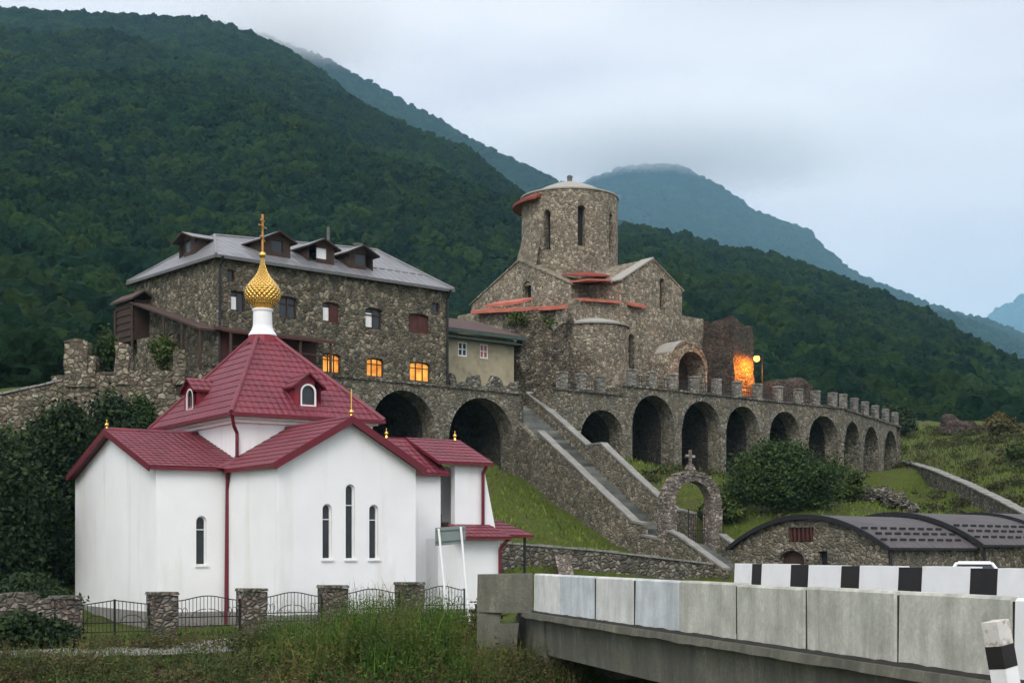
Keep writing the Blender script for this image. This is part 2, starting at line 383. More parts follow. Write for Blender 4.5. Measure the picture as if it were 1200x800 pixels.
def hole_top(h, s):
    sc, w, z0, z1, rise = h
    if rise <= 0: return z1
    x = max(-1, min(1, (s-sc)/(w/2))); return z1-rise+rise*math.sqrt(max(0, 1-x*x))
def hole_ss(h, n=10):
    sc, w, z0, z1, rise = h
    if rise <= 0: return [sc-w/2, sc+w/2]
    return [sc-w/2*math.cos(math.pi*k/n) for k in range(n+1)]
def wall(mb, P, s0, s1, zb, top, holes=(), depth=.25, breaks=(), mi=0, rmi=0, step=None, nseg=10):
    tf = top if callable(top) else (lambda s: top)
    ss = {round(s0, 5), round(s1, 5)} | {round(b, 5) for b in breaks if s0 < b < s1}
    for h in holes: ss |= {round(x, 5) for x in hole_ss(h, nseg)}
    if step:
        k = int((s1-s0)/step)+1; ss |= {round(s0+(s1-s0)*i/k, 5) for i in range(k+1)}
    ss = sorted(x for x in ss if s0-1e-6 <= x <= s1+1e-6)
    for a, b in zip(ss, ss[1:]):
        if b-a < 1e-4: continue
        mid = (a+b)/2; e = 1e-5; la = lb = zb
        for h in sorted((h for h in holes if abs(mid-h[0]) < h[1]/2), key=lambda h: h[2]):
            if h[2] > la+1e-4: mb.poly([P(a, la, 0), P(b, lb, 0), P(b, h[2], 0), P(a, h[2], 0)], mi)
            la, lb = hole_top(h, a), hole_top(h, b)
        mb.poly([P(a, la, 0), P(b, lb, 0), P(b, tf(b-e), 0), P(a, tf(a+e), 0)], mi)
    for h in holes:
        x = hole_ss(h, nseg); o = [(x[0], h[2])]+[(q, hole_top(h, q)) for q in x]+[(x[-1], h[2])]
        for (a, za), (b, zb2) in zip(o, o[1:]+o[:1]):
            if abs(a-b)+abs(za-zb2) < 1e-6: continue
            mb.poly([P(a, za, 0), P(a, za, depth), P(b, zb2, depth), P(b, zb2, 0)], rmi)
def pane(P, h, d, mb=None):
    mb = mb or MB(); x = hole_ss(h)
    for a, b in zip(x, x[1:]): mb.poly([P(a, h[2], d), P(b, h[2], d), P(b, hole_top(h, b), d), P(a, hole_top(h, a), d)])
    return mb
def frame(P, h, d, t=.06, mull=1, trans=(.62,), proud=.05):
    mb = MB(); sc, w, z0, z1, rise = h; x = hole_ss(h)
    o = [(x[0], z0)]+[(q, hole_top(h, q)) for q in x]+[(x[-1], z0)]
    h2 = (sc, w-2*t, z0+t, z1-t, max(0, rise-t*.3) if rise else 0); x2 = hole_ss(h2)
    i = [(x2[0], z0+t)]+[(q, hole_top(h2, q)) for q in x2]+[(x2[-1], z0+t)]
    for k in range(len(o)):
        j = (k+1) % len(o)
        mb.poly([P(*o[k], d-proud), P(*o[j], d-proud), P(*i[j], d-proud), P(*i[k], d-proud)])
        mb.poly([P(*i[k], d-proud), P(*i[j], d-proud), P(*i[j], d), P(*i[k], d)])
    def bar(sa, sb, za, zb_):
        A = [P(sa, za, d-proud+.004), P(sb, za, d-proud+.004), P(sb, zb_, d-proud+.004), P(sa, zb_, d-proud+.004)]
        B = [P(sa, za, d-.002), P(sb, za, d-.002), P(sb, zb_, d-.002), P(sa, zb_, d-.002)]; mb.hexa(B, A)
    for k in range(mull):
        s = sc+(k+1)/(mull+1)*w-w/2; bar(s-t*.4, s+t*.4, z0+t, hole_top(h2, s)-.002)
    for q in trans: z = z0+(z1-z0)*q; bar(sc-w/2+t, sc+w/2-t, z-t*.35, z+t*.35)
    return mb

def raw_mesh(name, verts, faces_n, k, mats, parent=None, midx=None):
    """verts (n,3) array; every k of them one face, in order"""
    me = bpy.data.meshes.new(name); nv = len(verts); nf = nv//k
    me.vertices.add(nv); me.vertices.foreach_set('co', np.asarray(verts, np.float32).ravel())
    me.loops.add(nv); me.loops.foreach_set('vertex_index', np.arange(nv, dtype=np.int32))
    me.polygons.add(nf); me.polygons.foreach_set('loop_start', np.arange(0, nv, k, dtype=np.int32))
    for m in mats: me.materials.append(M[m] if isinstance(m, str) else m)
    if midx is not None: me.polygons.foreach_set('material_index', np.asarray(midx, np.int32))
    me.update(calc_edges=True); me.validate()
    o = bpy.data.objects.new(name, me); COL.objects.link(o)
    if parent: o.parent = parent
    return o

def leaves(lobes, n, size, flat=.35):
    """leaf faces spread through ellipsoid lobes, denser towards the outside"""
    lobes = np.array(lobes, float); w = (lobes[:, 3]*lobes[:, 4]*lobes[:, 5])**.72; w /= w.sum()
    idx = RNG.choice(len(lobes), n, p=w); L = lobes[idx]
    d = RNG.normal(size=(n, 3)); d /= np.linalg.norm(d, axis=1)[:, None]
    r = RNG.random(n)**.42*(1+.21*RNG.normal(size=n))
    c = L[:, :3]+d*L[:, 3:6]*r[:, None]
    a = RNG.normal(size=(n, 3)); a /= np.linalg.norm(a, axis=1)[:, None]
    t = RNG.normal(size=(n, 3)); b = np.cross(a, t); b /= np.linalg.norm(b, axis=1)[:, None]
    s = size*(.55+.9*RNG.random(n))[:, None]
    a *= s; b *= s*(.45+.3*RNG.random(n)[:, None])
    q = np.stack([c-a, c-b*.9+a*.1, c+a, c+b+a*.1], 1)
    return q.reshape(-1, 3)

def leafy(name, label, cat, base, h, w, mat, n, size, trunk_h=.35, lobes=7, group=None, wy=None, tr=None, seed=0):
    rs = random.Random(seed*17+3); base = V(base); wy = wy or w
    t = T(name, label, cat, base, group)
    L = []
    for k in range(lobes):
        a = rs.random()*6.283; q = math.sqrt(rs.random())*.62; zz = trunk_h+(1-trunk_h)*(.15+.7*rs.random())
        rr = .30+.2*rs.random(); shr = 1-.55*max(0, (zz-.55)/.45)
        L.append((math.cos(a)*w/2*q*shr, math.sin(a)*wy/2*q*shr, zz*h, w*rr*.5*shr+.1, wy*rr*.5*shr+.1, h*(1-trunk_h)*rr*.55))
    L.append((0, 0, h*(trunk_h+(1-trunk_h)*.5), w*.3, wy*.3, h*(1-trunk_h)*.42))
    v = leaves(L, n, size)
    raw_mesh('crown', v, 0, 4, [mat], t.o)
    mb = MB(); tr = tr or max(.05, h*.022); o = base
    mb.tube(o+V((0, 0, -.4)), o+V((0, 0, h*trunk_h+.1)), tr*1.25, tr*.8, 8)
    for l in L[:6]: 
        e = o+V(l[:3]); m_ = o+V((l[0]*.3, l[1]*.3, h*trunk_h+.35*(l[2]-h*trunk_h)))
        mb.tube(o+V((0, 0, h*trunk_h*.8)), m_, tr*.6, tr*.4, 6); mb.tube(m_, e, tr*.4, tr*.12, 6)
    t.part('trunk', mb, 'bark')
    return t

def rough(mb, P, s0, s1, d0, d1, zb, topf, step=.5, amp=.12, seed=0., mi=0):
    """a block of broken masonry: grid faces with jittered points and a ragged top; P(s, z, d)"""
    ns = max(2, int((s1-s0)/step)+1); nd = max(2, int((d1-d0)/step)+1)
    def J(s, d, k, nzz):
        zt = topf(s, d); z = zb+(zt-zb)*k/nzz
        p = P(s, z, d); q = V((nz(p, 1.1, seed), nz(p, 1.1, seed+9.1), nz(p, 1.1, seed+4.7)))
        return p+q*amp*(1 if k else .2)*1.6
    zmax = max(topf(s0+(s1-s0)*i/7, d0+(d1-d0)*j/5) for i in range(8) for j in range(6)); nk = max(2, int((zmax-zb)/step))
    S_ = [s0+(s1-s0)*i/ns for i in range(ns+1)]; D_ = [d0+(d1-d0)*i/nd for i in range(nd+1)]
    for k in range(nk):
        for a, b in zip(S_, S_[1:]):
            mb.poly([J(a, d0, k, nk), J(b, d0, k, nk), J(b, d0, k+1, nk), J(a, d0, k+1, nk)], mi)
            mb.poly([J(b, d1, k, nk), J(a, d1, k, nk), J(a, d1, k+1, nk), J(b, d1, k+1, nk)], mi)
        for a, b in zip(D_, D_[1:]):
            mb.poly([J(s0, b, k, nk), J(s0, a, k, nk), J(s0, a, k+1, nk), J(s0, b, k+1, nk)], mi)
            mb.poly([J(s1, a, k, nk), J(s1, b, k, nk), J(s1, b, k+1, nk), J(s1, a, k+1, nk)], mi)
    for a, b in zip(S_, S_[1:]):
        for c, e in zip(D_, D_[1:]): mb.poly([J(a, c, nk, nk), J(b, c, nk, nk), J(b, e, nk, nk), J(a, e, nk, nk)], mi)
    return mb

# ------------------------------------------------------------------ frames of the two building groups
CH = Fr(-8.9, 55.0, 33.0)             # white church: u along its front, n away from the viewer
MO = Fr(-16.2, 80.0, 40.4)            # monastery terrace: u along the arcade, n into the hill
E0 = MO(56.3, 0); E1 = V((35.6, 133, 0)); DL = (E1-E0).length
END = Fr(E0.x, E0.y, math.degrees(math.atan2(E1.y-E0.y, E1.x-E0.x)))   # last, turned stretch of the arcade
ST0 = MO(22.2, 0.0); SD = V((.5, -.866, 0)); SW = V((.866, .5, 0))     # the stairs: near edge start, downhill, width
def br(c, Y, z): return V((c-.263*Y, Y, z))                            # the bridge: c = offset, Y = distance

# ------------------------------------------------------------------ ground
CP = []
def cp(x, y, z): CP.append((x, y, z))
for p in [(0, 0, -1.65), (5, 10, -1.65), (-5, 10, -1.75), (12, 5, -1.65), (6, 15, -1.9), (-20, 5, -1.8), (-40, 5, -2), (30, 0, -1.7), (55, 5, -1.7), (-60, -5, -2),
          (0, -14, -1.6), (50, -14, -1.6), (-50, -14, -1.6),
          # river gorge
          (3.2, 28, -6), (-10, 24.5, -6.2), (-25, 20.5, -6.4), (-45, 15, -6.6), (18, 32, -5.8), (35, 36.5, -5.6), (60, 42, -5.4), (-75, 8, -6.8),
          (3, 33, -5.8), (-10, 30, -5.8), (-25, 27, -5.8), (-1, 19, -4.2), (-14, 15.5, -4.2), (16, 24, -4.2),
          # far bank, path, church platform
          (-14, 38, -3.5), (-8, 38.5, -3.55), (-3, 39, -3.6), (-22, 36, -3.5), (-35, 34, -3.4), (-55, 30, -3.2),
          (-14, 44, -3.15), (-20, 43, -3.15), (-9, 45, -3.2), (-4, 46, -3.1), (-1.2, 42, -3.1), (-35, 42, -3.1), (-55, 42, -3),
          (-12.3, 51, -2.92), (-15.2, 49, -2.95), (-9.4, 53, -2.82), (-4, 56.4, -2.65), (-1.5, 58, -2.5), (-20, 52, -2.85), (-14, 57, -2.9), (-4, 62, -2.5), (0, 62, -2.4),
          (-22, 62, -2.5), (-10, 70, -2.2), (-28, 55, -2.7), (-45, 55, -2.6), (-1, 67, -2.1), (-14, 74, -1),
          # approach road and yard
          (2, 43.5, -1.68), (7, 44, -1.66), (4.5, 50, -1.65), (12, 50, -1.65), (25, 50, -1.65), (45, 52, -1.6), (7, 60, -1.65), (15, 60, -1.65), (30, 60, -1.6), (60, 60, -1.5), (5, 68, -1.75), (14, 66, -1.6), (24, 68, -1.5), (36, 72, -1.3), (11, 72, -1.68),
          # lower wall front and back
          (0, 70.6, -1.9), (5, 73, -1.75), (9, 74.6, -1.65), (-.3, 72.9, .45), (4.5, 75.3, .1), (9.2, 77.4, -.6),
          # grass slope
          (1, 80, 2.1), (4.2, 80, .6), (6.6, 81.2, -.1), (8.2, 79.2, -.9), (9.3, 77.8, -1.2), (4.0, 86.6, 1.5), (2.1, 89.5, 2.7), (.3, 92.4, 4.4), (5.6, 84, .4), (7.0, 81.8, -.2), (-4, 80, 3.0), (-10, 79, 2.4), (0, 86, 3.9), (-5, 86.5, 5.4), (-11, 82, 4.8), (-1.6, 91, 6.0), (-6, 87.2, 5.9),
          (5.8, 97.4, 6.7), (10.4, 101.3, 5.6), (19.5, 109, 5.9), (27.1, 115.5, 6.4), (35.2, 131.5, 7.7), (31, 123.5, 7.0),
          (12.5, 83, 1.3), (13, 90, 3.7), (11.6, 80.3, -.4), (10.0, 86.2, 2.0), (7.6, 90.4, 4.4), (5.3, 94.5, 6.2), (20, 97, 4.2), (23, 91, 3.3), (28, 92, 2.3), (17, 84, 2.4), (27, 104, 4.2), (31.0, 108, 2.6), (30.6, 97, .6), (32.0, 120, 4.6), (31, 114, 3.6), (12.4, 77.5, -1.0), (22, 85, 2.2),
          # right of the slope wall
          (36.5, 130, 8.3), (36, 112, 5.9), (35.5, 96, 3.0), (35.5, 84, 0.4), (42, 96, 4.5), (44, 115, 8), (42, 132, 10), (48, 150, 12.8), (60, 160, 14), (60, 120, 9.5), (60, 95, 5.5), (39, 143, 10.6), (80, 120, 11),
          # left of the monastery
          (-20, 76.5, 1.2), (-28, 76.5, 2), (-36, 76.5, 2.2), (-28, 68, -1.2), (-40, 68, -1), (-20, 80.5, 9.9), (-26, 82, 9.6), (-34, 80, 7.6), (-44, 80, 5.5), (-26, 95, 10.5), (-36, 95, 10), (-60, 80, 5), (-60, 110, 14),
          # behind
          (0, 150, 17), (40, 190, 18), (-60, 150, 20), (90, 170, 18), (-85, 100, 14), (0, 195, 22), (105, 130, 15), (100, 60, 2), (100, 10, 0), (-85, 50, 0)]: cp(*p)
for t_ in range(-2, 58, 6):
    p = MO(t_, 8.6); cp(p.x, p.y, 6.8); p = MO(t_, 12); cp(p.x, p.y, 10.0); p = MO(t_, 25); cp(p.x, p.y, 11.0)
for t_ in (4, 10, 17): p = END(t_, 8.8); cp(p.x, p.y, 7.6); p = END(t_, 12); cp(p.x, p.y, 10.4)
CPa = np.array(CP); nC = len(CPa)
A_ = np.linalg.norm(CPa[:, None, :2]-CPa[None, :, :2], axis=2)
WT = np.linalg.solve(np.block([[A_+1e-6*np.eye(nC), np.ones((nC, 1))], [np.ones((1, nC)), np.zeros((1, 1))]]), np.append(CPa[:, 2], 0))
def gz_raw(xy):
    d = np.linalg.norm(xy[:, None, :]-CPa[None, :, :2], axis=2); return d@WT[:-1]+WT[-1]
def far_blend(xy, z):
    ex = np.maximum(np.maximum(-80-xy[:, 0], xy[:, 0]-100), np.maximum(-12-xy[:, 1], xy[:, 1]-190)); w = np.clip(ex/120, 0, 1)
    return z*(1-w)+w*np.where(xy[:, 1] > 60, 14., -1.6)
def gz_np(xy):
    xy = np.asarray(xy, float); out = np.zeros(len(xy))
    for i in range(0, len(xy), 20000): out[i:i+20000] = gz_raw(xy[i:i+20000])
    return far_blend(xy, out)
def gz(x, y): return float(gz_np([(x, y)])[0])

def grid_mesh(name, P, nu, nv, mat):
    me = bpy.data.meshes.new(name); me.vertices.add(nu*nv); me.vertices.foreach_set('co', np.asarray(P, np.float32).ravel())
    i = np.arange((nu-1)*(nv-1)); a = (i//(nu-1))*nu+i % (nu-1)
    q = np.stack([a, a+1, a+1+nu, a+nu], 1).astype(np.int32); nf = len(q)
    me.loops.add(nf*4); me.loops.foreach_set('vertex_index', q.ravel()); me.polygons.add(nf)
    me.polygons.foreach_set('loop_start', np.arange(0, nf*4, 4, dtype=np.int32)); me.polygons.foreach_set('use_smooth', np.ones(nf, bool))
    me.materials.append(M[mat]); me.update(calc_edges=True); me.validate()
    o = bpy.data.objects.new(name, me); COL.objects.link(o); return o
xs = np.concatenate([[-6000, -2500, -900, -350, -180, -120], np.arange(-90, 110.1, .8), [130, 180, 350, 900, 2500, 6000]])
ys = np.concatenate([[-3000, -900, -250, -60], np.arange(-16, 200.1, .8), [215, 260, 400, 900, 2500, 7000]])
gx, gy = np.meshgrid(xs, ys); XY = np.stack([gx.ravel(), gy.ravel()], 1); GZ = gz_np(XY)
jit = np.array([noise.noise(V((x*.45, y*.45, 0)))*.14+noise.noise(V((x*1.3, y*1.3, 3)))*.06 if abs(x) < 120 and -20 < y < 205 else 0 for x, y in XY])
structure(grid_mesh('ground', np.column_stack([XY, GZ+jit-.06]), len(xs), len(ys), 'ground'))

def sheet(name, outline, lift, mat, step=.8):
    """a strip that follows the ground: rows of (left point, right point)"""
    rows = []
    for (a, b), (c, d) in zip(outline, outline[1:]):
        k = max(1, int((V(c)-V(a)).length/step))
        rows += [(V(a).lerp(V(c), i/k), V(b).lerp(V(d), i/k)) for i in range(k)]
    rows.append((V(outline[-1][0]), V(outline[-1][1]))); nu = 9; P = []
    for a, b in rows: P += [tuple(a.lerp(b, j/(nu-1)))[:2] for j in range(nu)]
    P = np.array(P); z = gz_np(P)+lift
    return structure(grid_mesh(name, np.column_stack([P, z]), nu, len(rows), mat))
sheet('path', [((-40, 39.5, 0), (-40, 36.5, 0)), ((-24, 41.0, 0), (-24, 38.0, 0)), (tuple(CH(-7.2, -5.4)), tuple(CH(-6, -8.2))), (tuple(CH(-2, -4.0)), tuple(CH(-1.2, -6.8))), (tuple(CH(5, -3.4)), tuple(CH(5.5, -5.6))), (tuple(CH(9.5, -3.2)), tuple(CH(9.5, -5)))], .10, 'path')
sheet('road', [((.8, 42.6, 0), (6.6, 43.6, 0)), ((1.6, 47, 0), (9, 47, 0)), ((3.5, 52, 0), (16, 50, 0)), ((6, 58, 0), (30, 53, 0)), ((9, 64, 0), (50, 56, 0)), ((12, 69, 0), (60, 62, 0))], .10, 'asphalt')

# ------------------------------------------------------------------ mountains and their woods
def mountain(name, ridge, base, nu=140, nv=70, amp=20, wl=160, seed=1., back=True, bulge=0.):
    """ridge, base: lists of (px, py, D); the slope runs from base to ridge, then falls away behind"""
    def samp(pl, n):
        P = [at(*p) for p in pl]; d = [0]
        for a, b in zip(P, P[1:]): d.append(d[-1]+(b-a).length)
        o = []
        for i in range(n):
            q = d[-1]*i/(n-1); k = max(j for j in range(len(P)-1) if d[j] <= q+1e-6); o.append(P[k].lerp(P[k+1], (q-d[k])/(d[k+1]-d[k])))
        return o
    rp, bp = samp(ridge, nu), samp(base, nu); G = np.zeros((nv, nu, 3)); nb = nv-nv//6
    for j in range(nv):
        for i in range(nu):
            if j < nb:
                q = j/(nb-1); p = bp[i].lerp(rp[i], q); p.z += bulge*math.sin(math.pi*q)*(rp[i].z-bp[i].z)
                w = 1-q**5
            else:
                q = (j-nb+1)/(nv-nb); d = (rp[i]-bp[i]); d.z = 0; p = rp[i]+d*.6*q; p.z = rp[i].z*(1-q)+bp[i].z*q; w = q
            n1 = noise.fractal(V((p.x/wl, p.y/wl, seed)), 1., 2.1, 4)
            n2 = 1-abs(noise.noise(V((p.x/(wl*1.3), p.y/(wl*2.2), seed+5))))*2
            p.z += amp*(n1+.8*n2-.5)*w*min(1, q*4 if j < nb else 1)
            G[j, i] = p
    structure(grid_mesh(name, G.reshape(-1, 3), nu, nv, 'hill_soil')); return G, nb

def crown_mesh(name, seed, flat=.8):
    import bmesh
    bm = bmesh.new(); bmesh.ops.create_icosphere(bm, subdivisions=4, radius=.5)
    for v in bm.verts:
        d = v.co.normalized()
        r = 1+.34*noise.noise(d*1.6+V((seed, 0, 0)))+.30*noise.noise(d*3.6+V((0, seed, 0)))+.20*noise.noise(d*8+V((0, 0, seed)))+.12*noise.noise(d*17+V((seed,)*3))
        v.co = d*.5*r; v.co.z = v.co.z*flat*(1.0 if v.co.z > 0 else .6)+.25
    me = bpy.data.meshes.new(name); bm.to_mesh(me); bm.free(); me.materials.append(M['forest'])
    return bpy.data.objects.new(name, me)       # not linked: only a source for the woods
CROWNS = [crown_mesh('crown_source', s, f) for s, f in ((1.3, .85), (4.1, 1.0), (7.7, 1.2), (9.2, .75))]
def forest(name, pts, size):
    me = bpy.data.meshes.new(name); me.vertices.add(len(pts)); me.vertices.foreach_set('co', np.asarray(pts, np.float32).ravel())
    at_ = me.attributes.new('crown_size', 'FLOAT', 'POINT'); at_.data.foreach_set('value', np.asarray(size, np.float32))
    o = bpy.data.objects.new(name, me); COL.objects.link(o); structure(o, 'stuff')
    g = bpy.data.node_groups.new(name, 'GeometryNodeTree')
    g.interface.new_socket('Geometry', in_out='INPUT', socket_type='NodeSocketGeometry'); g.interface.new_socket('Geometry', in_out='OUTPUT', socket_type='NodeSocketGeometry')
    gi, go = g.nodes.new('NodeGroupInput'), g.nodes.new('NodeGroupOutput')
    jn = g.nodes.new('GeometryNodeJoinGeometry')
    for c in CROWNS:
        oi = g.nodes.new('GeometryNodeObjectInfo'); oi.inputs['Object'].default_value = c; oi.inputs['As Instance'].default_value = True
        g.links.new(oi.outputs['Geometry'], jn.inputs[0])
    ip = g.nodes.new('GeometryNodeInstanceOnPoints'); ip.inputs['Pick Instance'].default_value = True
    na = g.nodes.new('GeometryNodeInputNamedAttribute'); na.data_type = 'FLOAT'; na.inputs[0].default_value = 'crown_size'
    rv = g.nodes.new('FunctionNodeRandomValue'); rv.data_type = 'FLOAT_VECTOR'; rv.inputs[0].default_value = (-.25, -.25, 0); rv.inputs[1].default_value = (.25, .25, 6.283)
    ri = g.nodes.new('FunctionNodeRandomValue'); ri.data_type = 'INT'; ri.inputs[4].default_value = 0; ri.inputs[5].default_value = len(CROWNS)-1; ri.inputs[8].default_value = 5
    g.links.new(gi.outputs[0], ip.inputs['Points']); g.links.new(jn.outputs[0], ip.inputs['Instance']); g.links.new(rv.outputs[0], ip.inputs['Rotation'])
    g.links.new(ri.outputs[2], ip.inputs['Instance Index'])
    g.links.new(na.outputs[0], ip.inputs['Scale']); g.links.new(ip.outputs[0], go.inputs[0])
    md = o.modifiers.new('woods', 'NODES'); md.node_group = g
    return o
def wood_on(name, G, nb, n, smin, smax, vmin=0.):
    g = G[:nb+6]; a, b, c, d = g[:-1, :-1], g[:-1, 1:], g[1:, 1:], g[1:, :-1]
    area = np.linalg.norm(np.cross(c-a, d-b), axis=2)/2
    mid = (a+c)/2; px = 600+F*mid[..., 0]/np.maximum(mid[..., 1], 1); ok = (px > -170) & (px < 1370)
    area = area*ok; p = (area/area.sum()).ravel(); i = RNG.choice(len(p), n, p=p); nu1 = area.shape[1]; r_, c_ = i//nu1, i % nu1
    s, t = RNG.random(n)[:, None], RNG.random(n)[:, None]
    P = (a[r_, c_]*(1-s)+b[r_, c_]*s)*(1-t)+(d[r_, c_]*(1-s)+c[r_, c_]*s)*t
    sz = smin+(smax-smin)*RNG.random(n)**1.6
    P[:, 2] -= sz*.1
    return forest(name, P, sz)
GA, nA = mountain('mountain', [(-700, 120, 1200), (-300, 20, 1180), (-60, 14, 1130), (60, 21, 1110), (150, 24, 1090), (240, 29, 1070), (306, 49, 1040), (360, 82, 1010), (408, 122, 980), (480, 164, 930), (540, 194, 890), (606, 242, 830), (700, 305, 760), (800, 360, 680), (900, 420, 600)],
                  [(-700, 480, 120), (-300, 478, 125), (0, 476, 130), (300, 474, 180), (600, 478, 230), (900, 490, 260)], 170, 80, 26, 190, 1.3)
wood_on('forest', GA, nA, 80000, 4., 9.5)
Px = np.array([(random.uniform(-75, -31), random.uniform(90, 138)) for _ in range(260)]); forest('forest', np.column_stack([Px, gz_np(Px)-.3]), RNG.uniform(3.5, 7.5, 260))
GB, nB = mountain('mountain', [(100, 20, 2565), (250, 30, 2498), (315, 47, 2430), (350, 60, 2403), (420, 92, 2349), (480, 126, 2295), (540, 160, 2241), (600, 191, 2187), (650, 214, 2146), (700, 246, 2106), (780, 300, 2025), (880, 360, 1917)],
                  [(100, 330, 1350), (300, 360, 1350), (500, 390, 1350), (700, 400, 1350), (900, 420, 1350)], 120, 60, 32, 340, 4.2)
wood_on('forest', GB, nB, 26000, 8, 14)
GC, nC_ = mountain('mountain', [(480, 300, 4420), (600, 250, 4386), (690, 214, 4335), (731, 198, 4284), (791, 195, 4250), (819, 208, 4216), (856, 229, 4148), (883, 249, 4080), (911, 261, 3995), (948, 273, 3910), (967, 296, 3876), (995, 319, 3808), (1032, 336, 3706), (1083, 357, 3570), (1124, 371, 3485), (1161, 379, 3400), (1200, 396, 3315), (1300, 440, 3145), (1500, 520, 2890)],
                  [(480, 470, 2040), (700, 480, 1955), (900, 500, 1870), (1200, 530, 1700), (1500, 570, 1615)], 150, 60, 65, 560, 8.8)
wood_on('forest', GC, nC_, 42000, 11, 20)
GE, nE = mountain('mountain', [(480, 350, 760), (600, 310, 730), (680, 288, 710), (731, 281, 700), (773, 284, 690), (819, 295, 680), (865, 308, 665), (902, 314, 655), (967, 336, 640), (1004, 352, 625), (1045, 372, 605), (1087, 392, 590), (1143, 424, 560), (1200, 457, 530), (1300, 515, 480), (1480, 580, 420)],
                  [(480, 510, 190), (700, 520, 185), (900, 528, 178), (1100, 534, 172), (1300, 545, 168), (1480, 560, 168)], 130, 60, 9, 120, 12.1)
wood_on('forest', GE, nE, 24000, 4.5, 10.5)
GF, nF = mountain('mountain', [(1050, 430, 9100), (1110, 402, 9030), (1150, 382, 8960), (1175, 362, 8960), (1200, 351, 8890), (1240, 338, 8820), (1330, 320, 8820), (1500, 300, 8820), (1700, 330, 8820)],
                  [(1050, 500, 6440), (1250, 500, 6440), (1500, 500, 6440), (1700, 500, 6440)], 80, 40, 60, 900, 3.3)
wood_on('forest', GF, nF, 9000, 34, 60)

# ------------------------------------------------------------------ white church
GZC = -2.95
wc = T('white_church', 'white plastered church with dark red tiled roofs and one gilded onion dome', 'church', CH(3, 8, GZC))
EW, AP = 3.38, 5.12                  # wall height at the eaves, at the gable tips (above the eye)
fh = lambda px, n, za, zb_, w, rise: (CH.u_at(px, n), w, zat(za, CH.depth(CH.u_at(px, n), n)), zat(zb_, CH.depth(CH.u_at(px, n), n)), rise)
front_holes = [fh(383.5, 0, 655, 590, .40, .2), fh(410.5, 0, 655, 567, .40, .2), fh(438, 0, 655, 591, .40, .2)]
side_hole = fh(236, 5, 662, 604, .44, .22)
mb = MB()
gab = lambda s: EW+(AP-EW)*(1-abs(s-3)/3)
wall(mb, CH.front(0), 0, 6, -2.35, gab, front_holes, .22, (3,))
gab2 = lambda s: EW+(AP-EW)*(1-abs(s-10.5)/5.5)
wall(mb, CH.left(-2.98), 5, 16, -2.35, gab2, (), .2, (10.5,))
wall(mb, CH.front(5), -2.98, 0, -2.35, EW, [side_hole], .22)
mb.poly([CH(0, 0, -2.35), CH(0, 5, -2.35), CH(0, 5, EW), CH(0, 0, EW)])
mb.poly([CH(6, 0, -2.35), CH(6, 5, -2.35), CH(6, 5, EW), CH(6, 0, EW)])
mb.poly([CH(-2.98, 16, -2.35), CH(13, 16, -2.35), CH(13, 16, EW), CH(-2.98, 16, EW)])
wc.part('wall', mb, 'plaster')
mb = MB(); CH.box(mb, -3.06, 6.0, 4.92, 16, GZC-.6, -2.352); CH.box(mb, -.06, 6.06, -.08, 4.915, GZC-.6, -2.352); wc.part('plinth', mb, 'plinth')
def sill(P, h, t):
    b = MB(); sc, w, z0, z1, r_ = h
    b.hexa([P(sc-w/2-.06, z0-.07, -.07), P(sc+w/2+.06, z0-.07, -.07), P(sc+w/2+.06, z0-.07, .1), P(sc-w/2-.06, z0-.07, .1)], [P(sc-w/2-.06, z0-.004, -.07), P(sc+w/2+.06, z0-.004, -.07), P(sc+w/2+.06, z0+.01, .1), P(sc-w/2-.06, z0+.01, .1)]); return b
for h, P in [(x, CH.front(0)) for x in front_holes]+[(side_hole, CH.front(5))]:
    w = wc.part('window', pane(P, h, .20), 'glass')
    wc.part('window_frame', frame(P, h, .19, .05, 0, (.72,), .06), 'white_paint', w)
    wc.part('sill', sill(P, h, 0), 'white_paint', w)
# roofs of the two arms seen, with their fascias
rz = lambda n, z: z
mb = MB(); o_, e_ = .35, .28        # overhang at the gable, at the eaves
sl = (AP-EW)/3; sl2 = (AP-EW)/5.5; T_ = .17
zF = lambda u: EW+T_+sl*(3-abs(u-3)); zL = lambda n: EW+T_+sl2*(5.5-abs(n-10.5))
mb.slab([CH(-e_, -o_, zF(-e_)), CH(-e_, 4.7, zF(-e_)), CH(.8, 6.2, zF(.8)), CH(3, 8, zF(3)), CH(3, -o_, zF(3))], .15, rows=.42)
mb.slab([CH(6+e_, -o_, zF(6+e_)), CH(6+e_, 6.2, zF(6+e_)), CH(3, 8, zF(3)), CH(3, -o_, zF(3))], .15, rows=.42)
wc.part('roof', mb, ['red_tile', 'red_trim'])
mb = MB()
mb.slab([CH(-2.98-o_, 5-e_, zL(5-e_)), CH(-e_+.05, 5-e_, zL(5-e_)), CH(.85, 5.9, zL(5.9)), CH(3, 10.5, zL(10.5)), CH(-2.98-o_, 10.5, zL(10.5))], .15, rows=.42)
mb.slab([CH(-2.98-o_, 16.05, zL(16.05)), CH(3, 16.05, zL(16.05)), CH(3, 10.5, zL(10.5)), CH(-2.98-o_, 10.5, zL(10.5))], .15, rows=.42)
wc.part('roof', mb, ['red_tile', 'red_trim'])
# lighter valley sheet between the two arms
mb = MB(); mb.slab([CH(-e_-.32, 5-e_-.0, zL(5-e_)+.03), CH(-e_+.02, 4.40, zF(-e_)+.03), CH(.84, 5.45, zF(.84)-.2), CH(.5, 5.84, zL(5.84)+.05)], .03)
wc.part('valley_flashing', mb, ['red_tile', 'red_trim'])
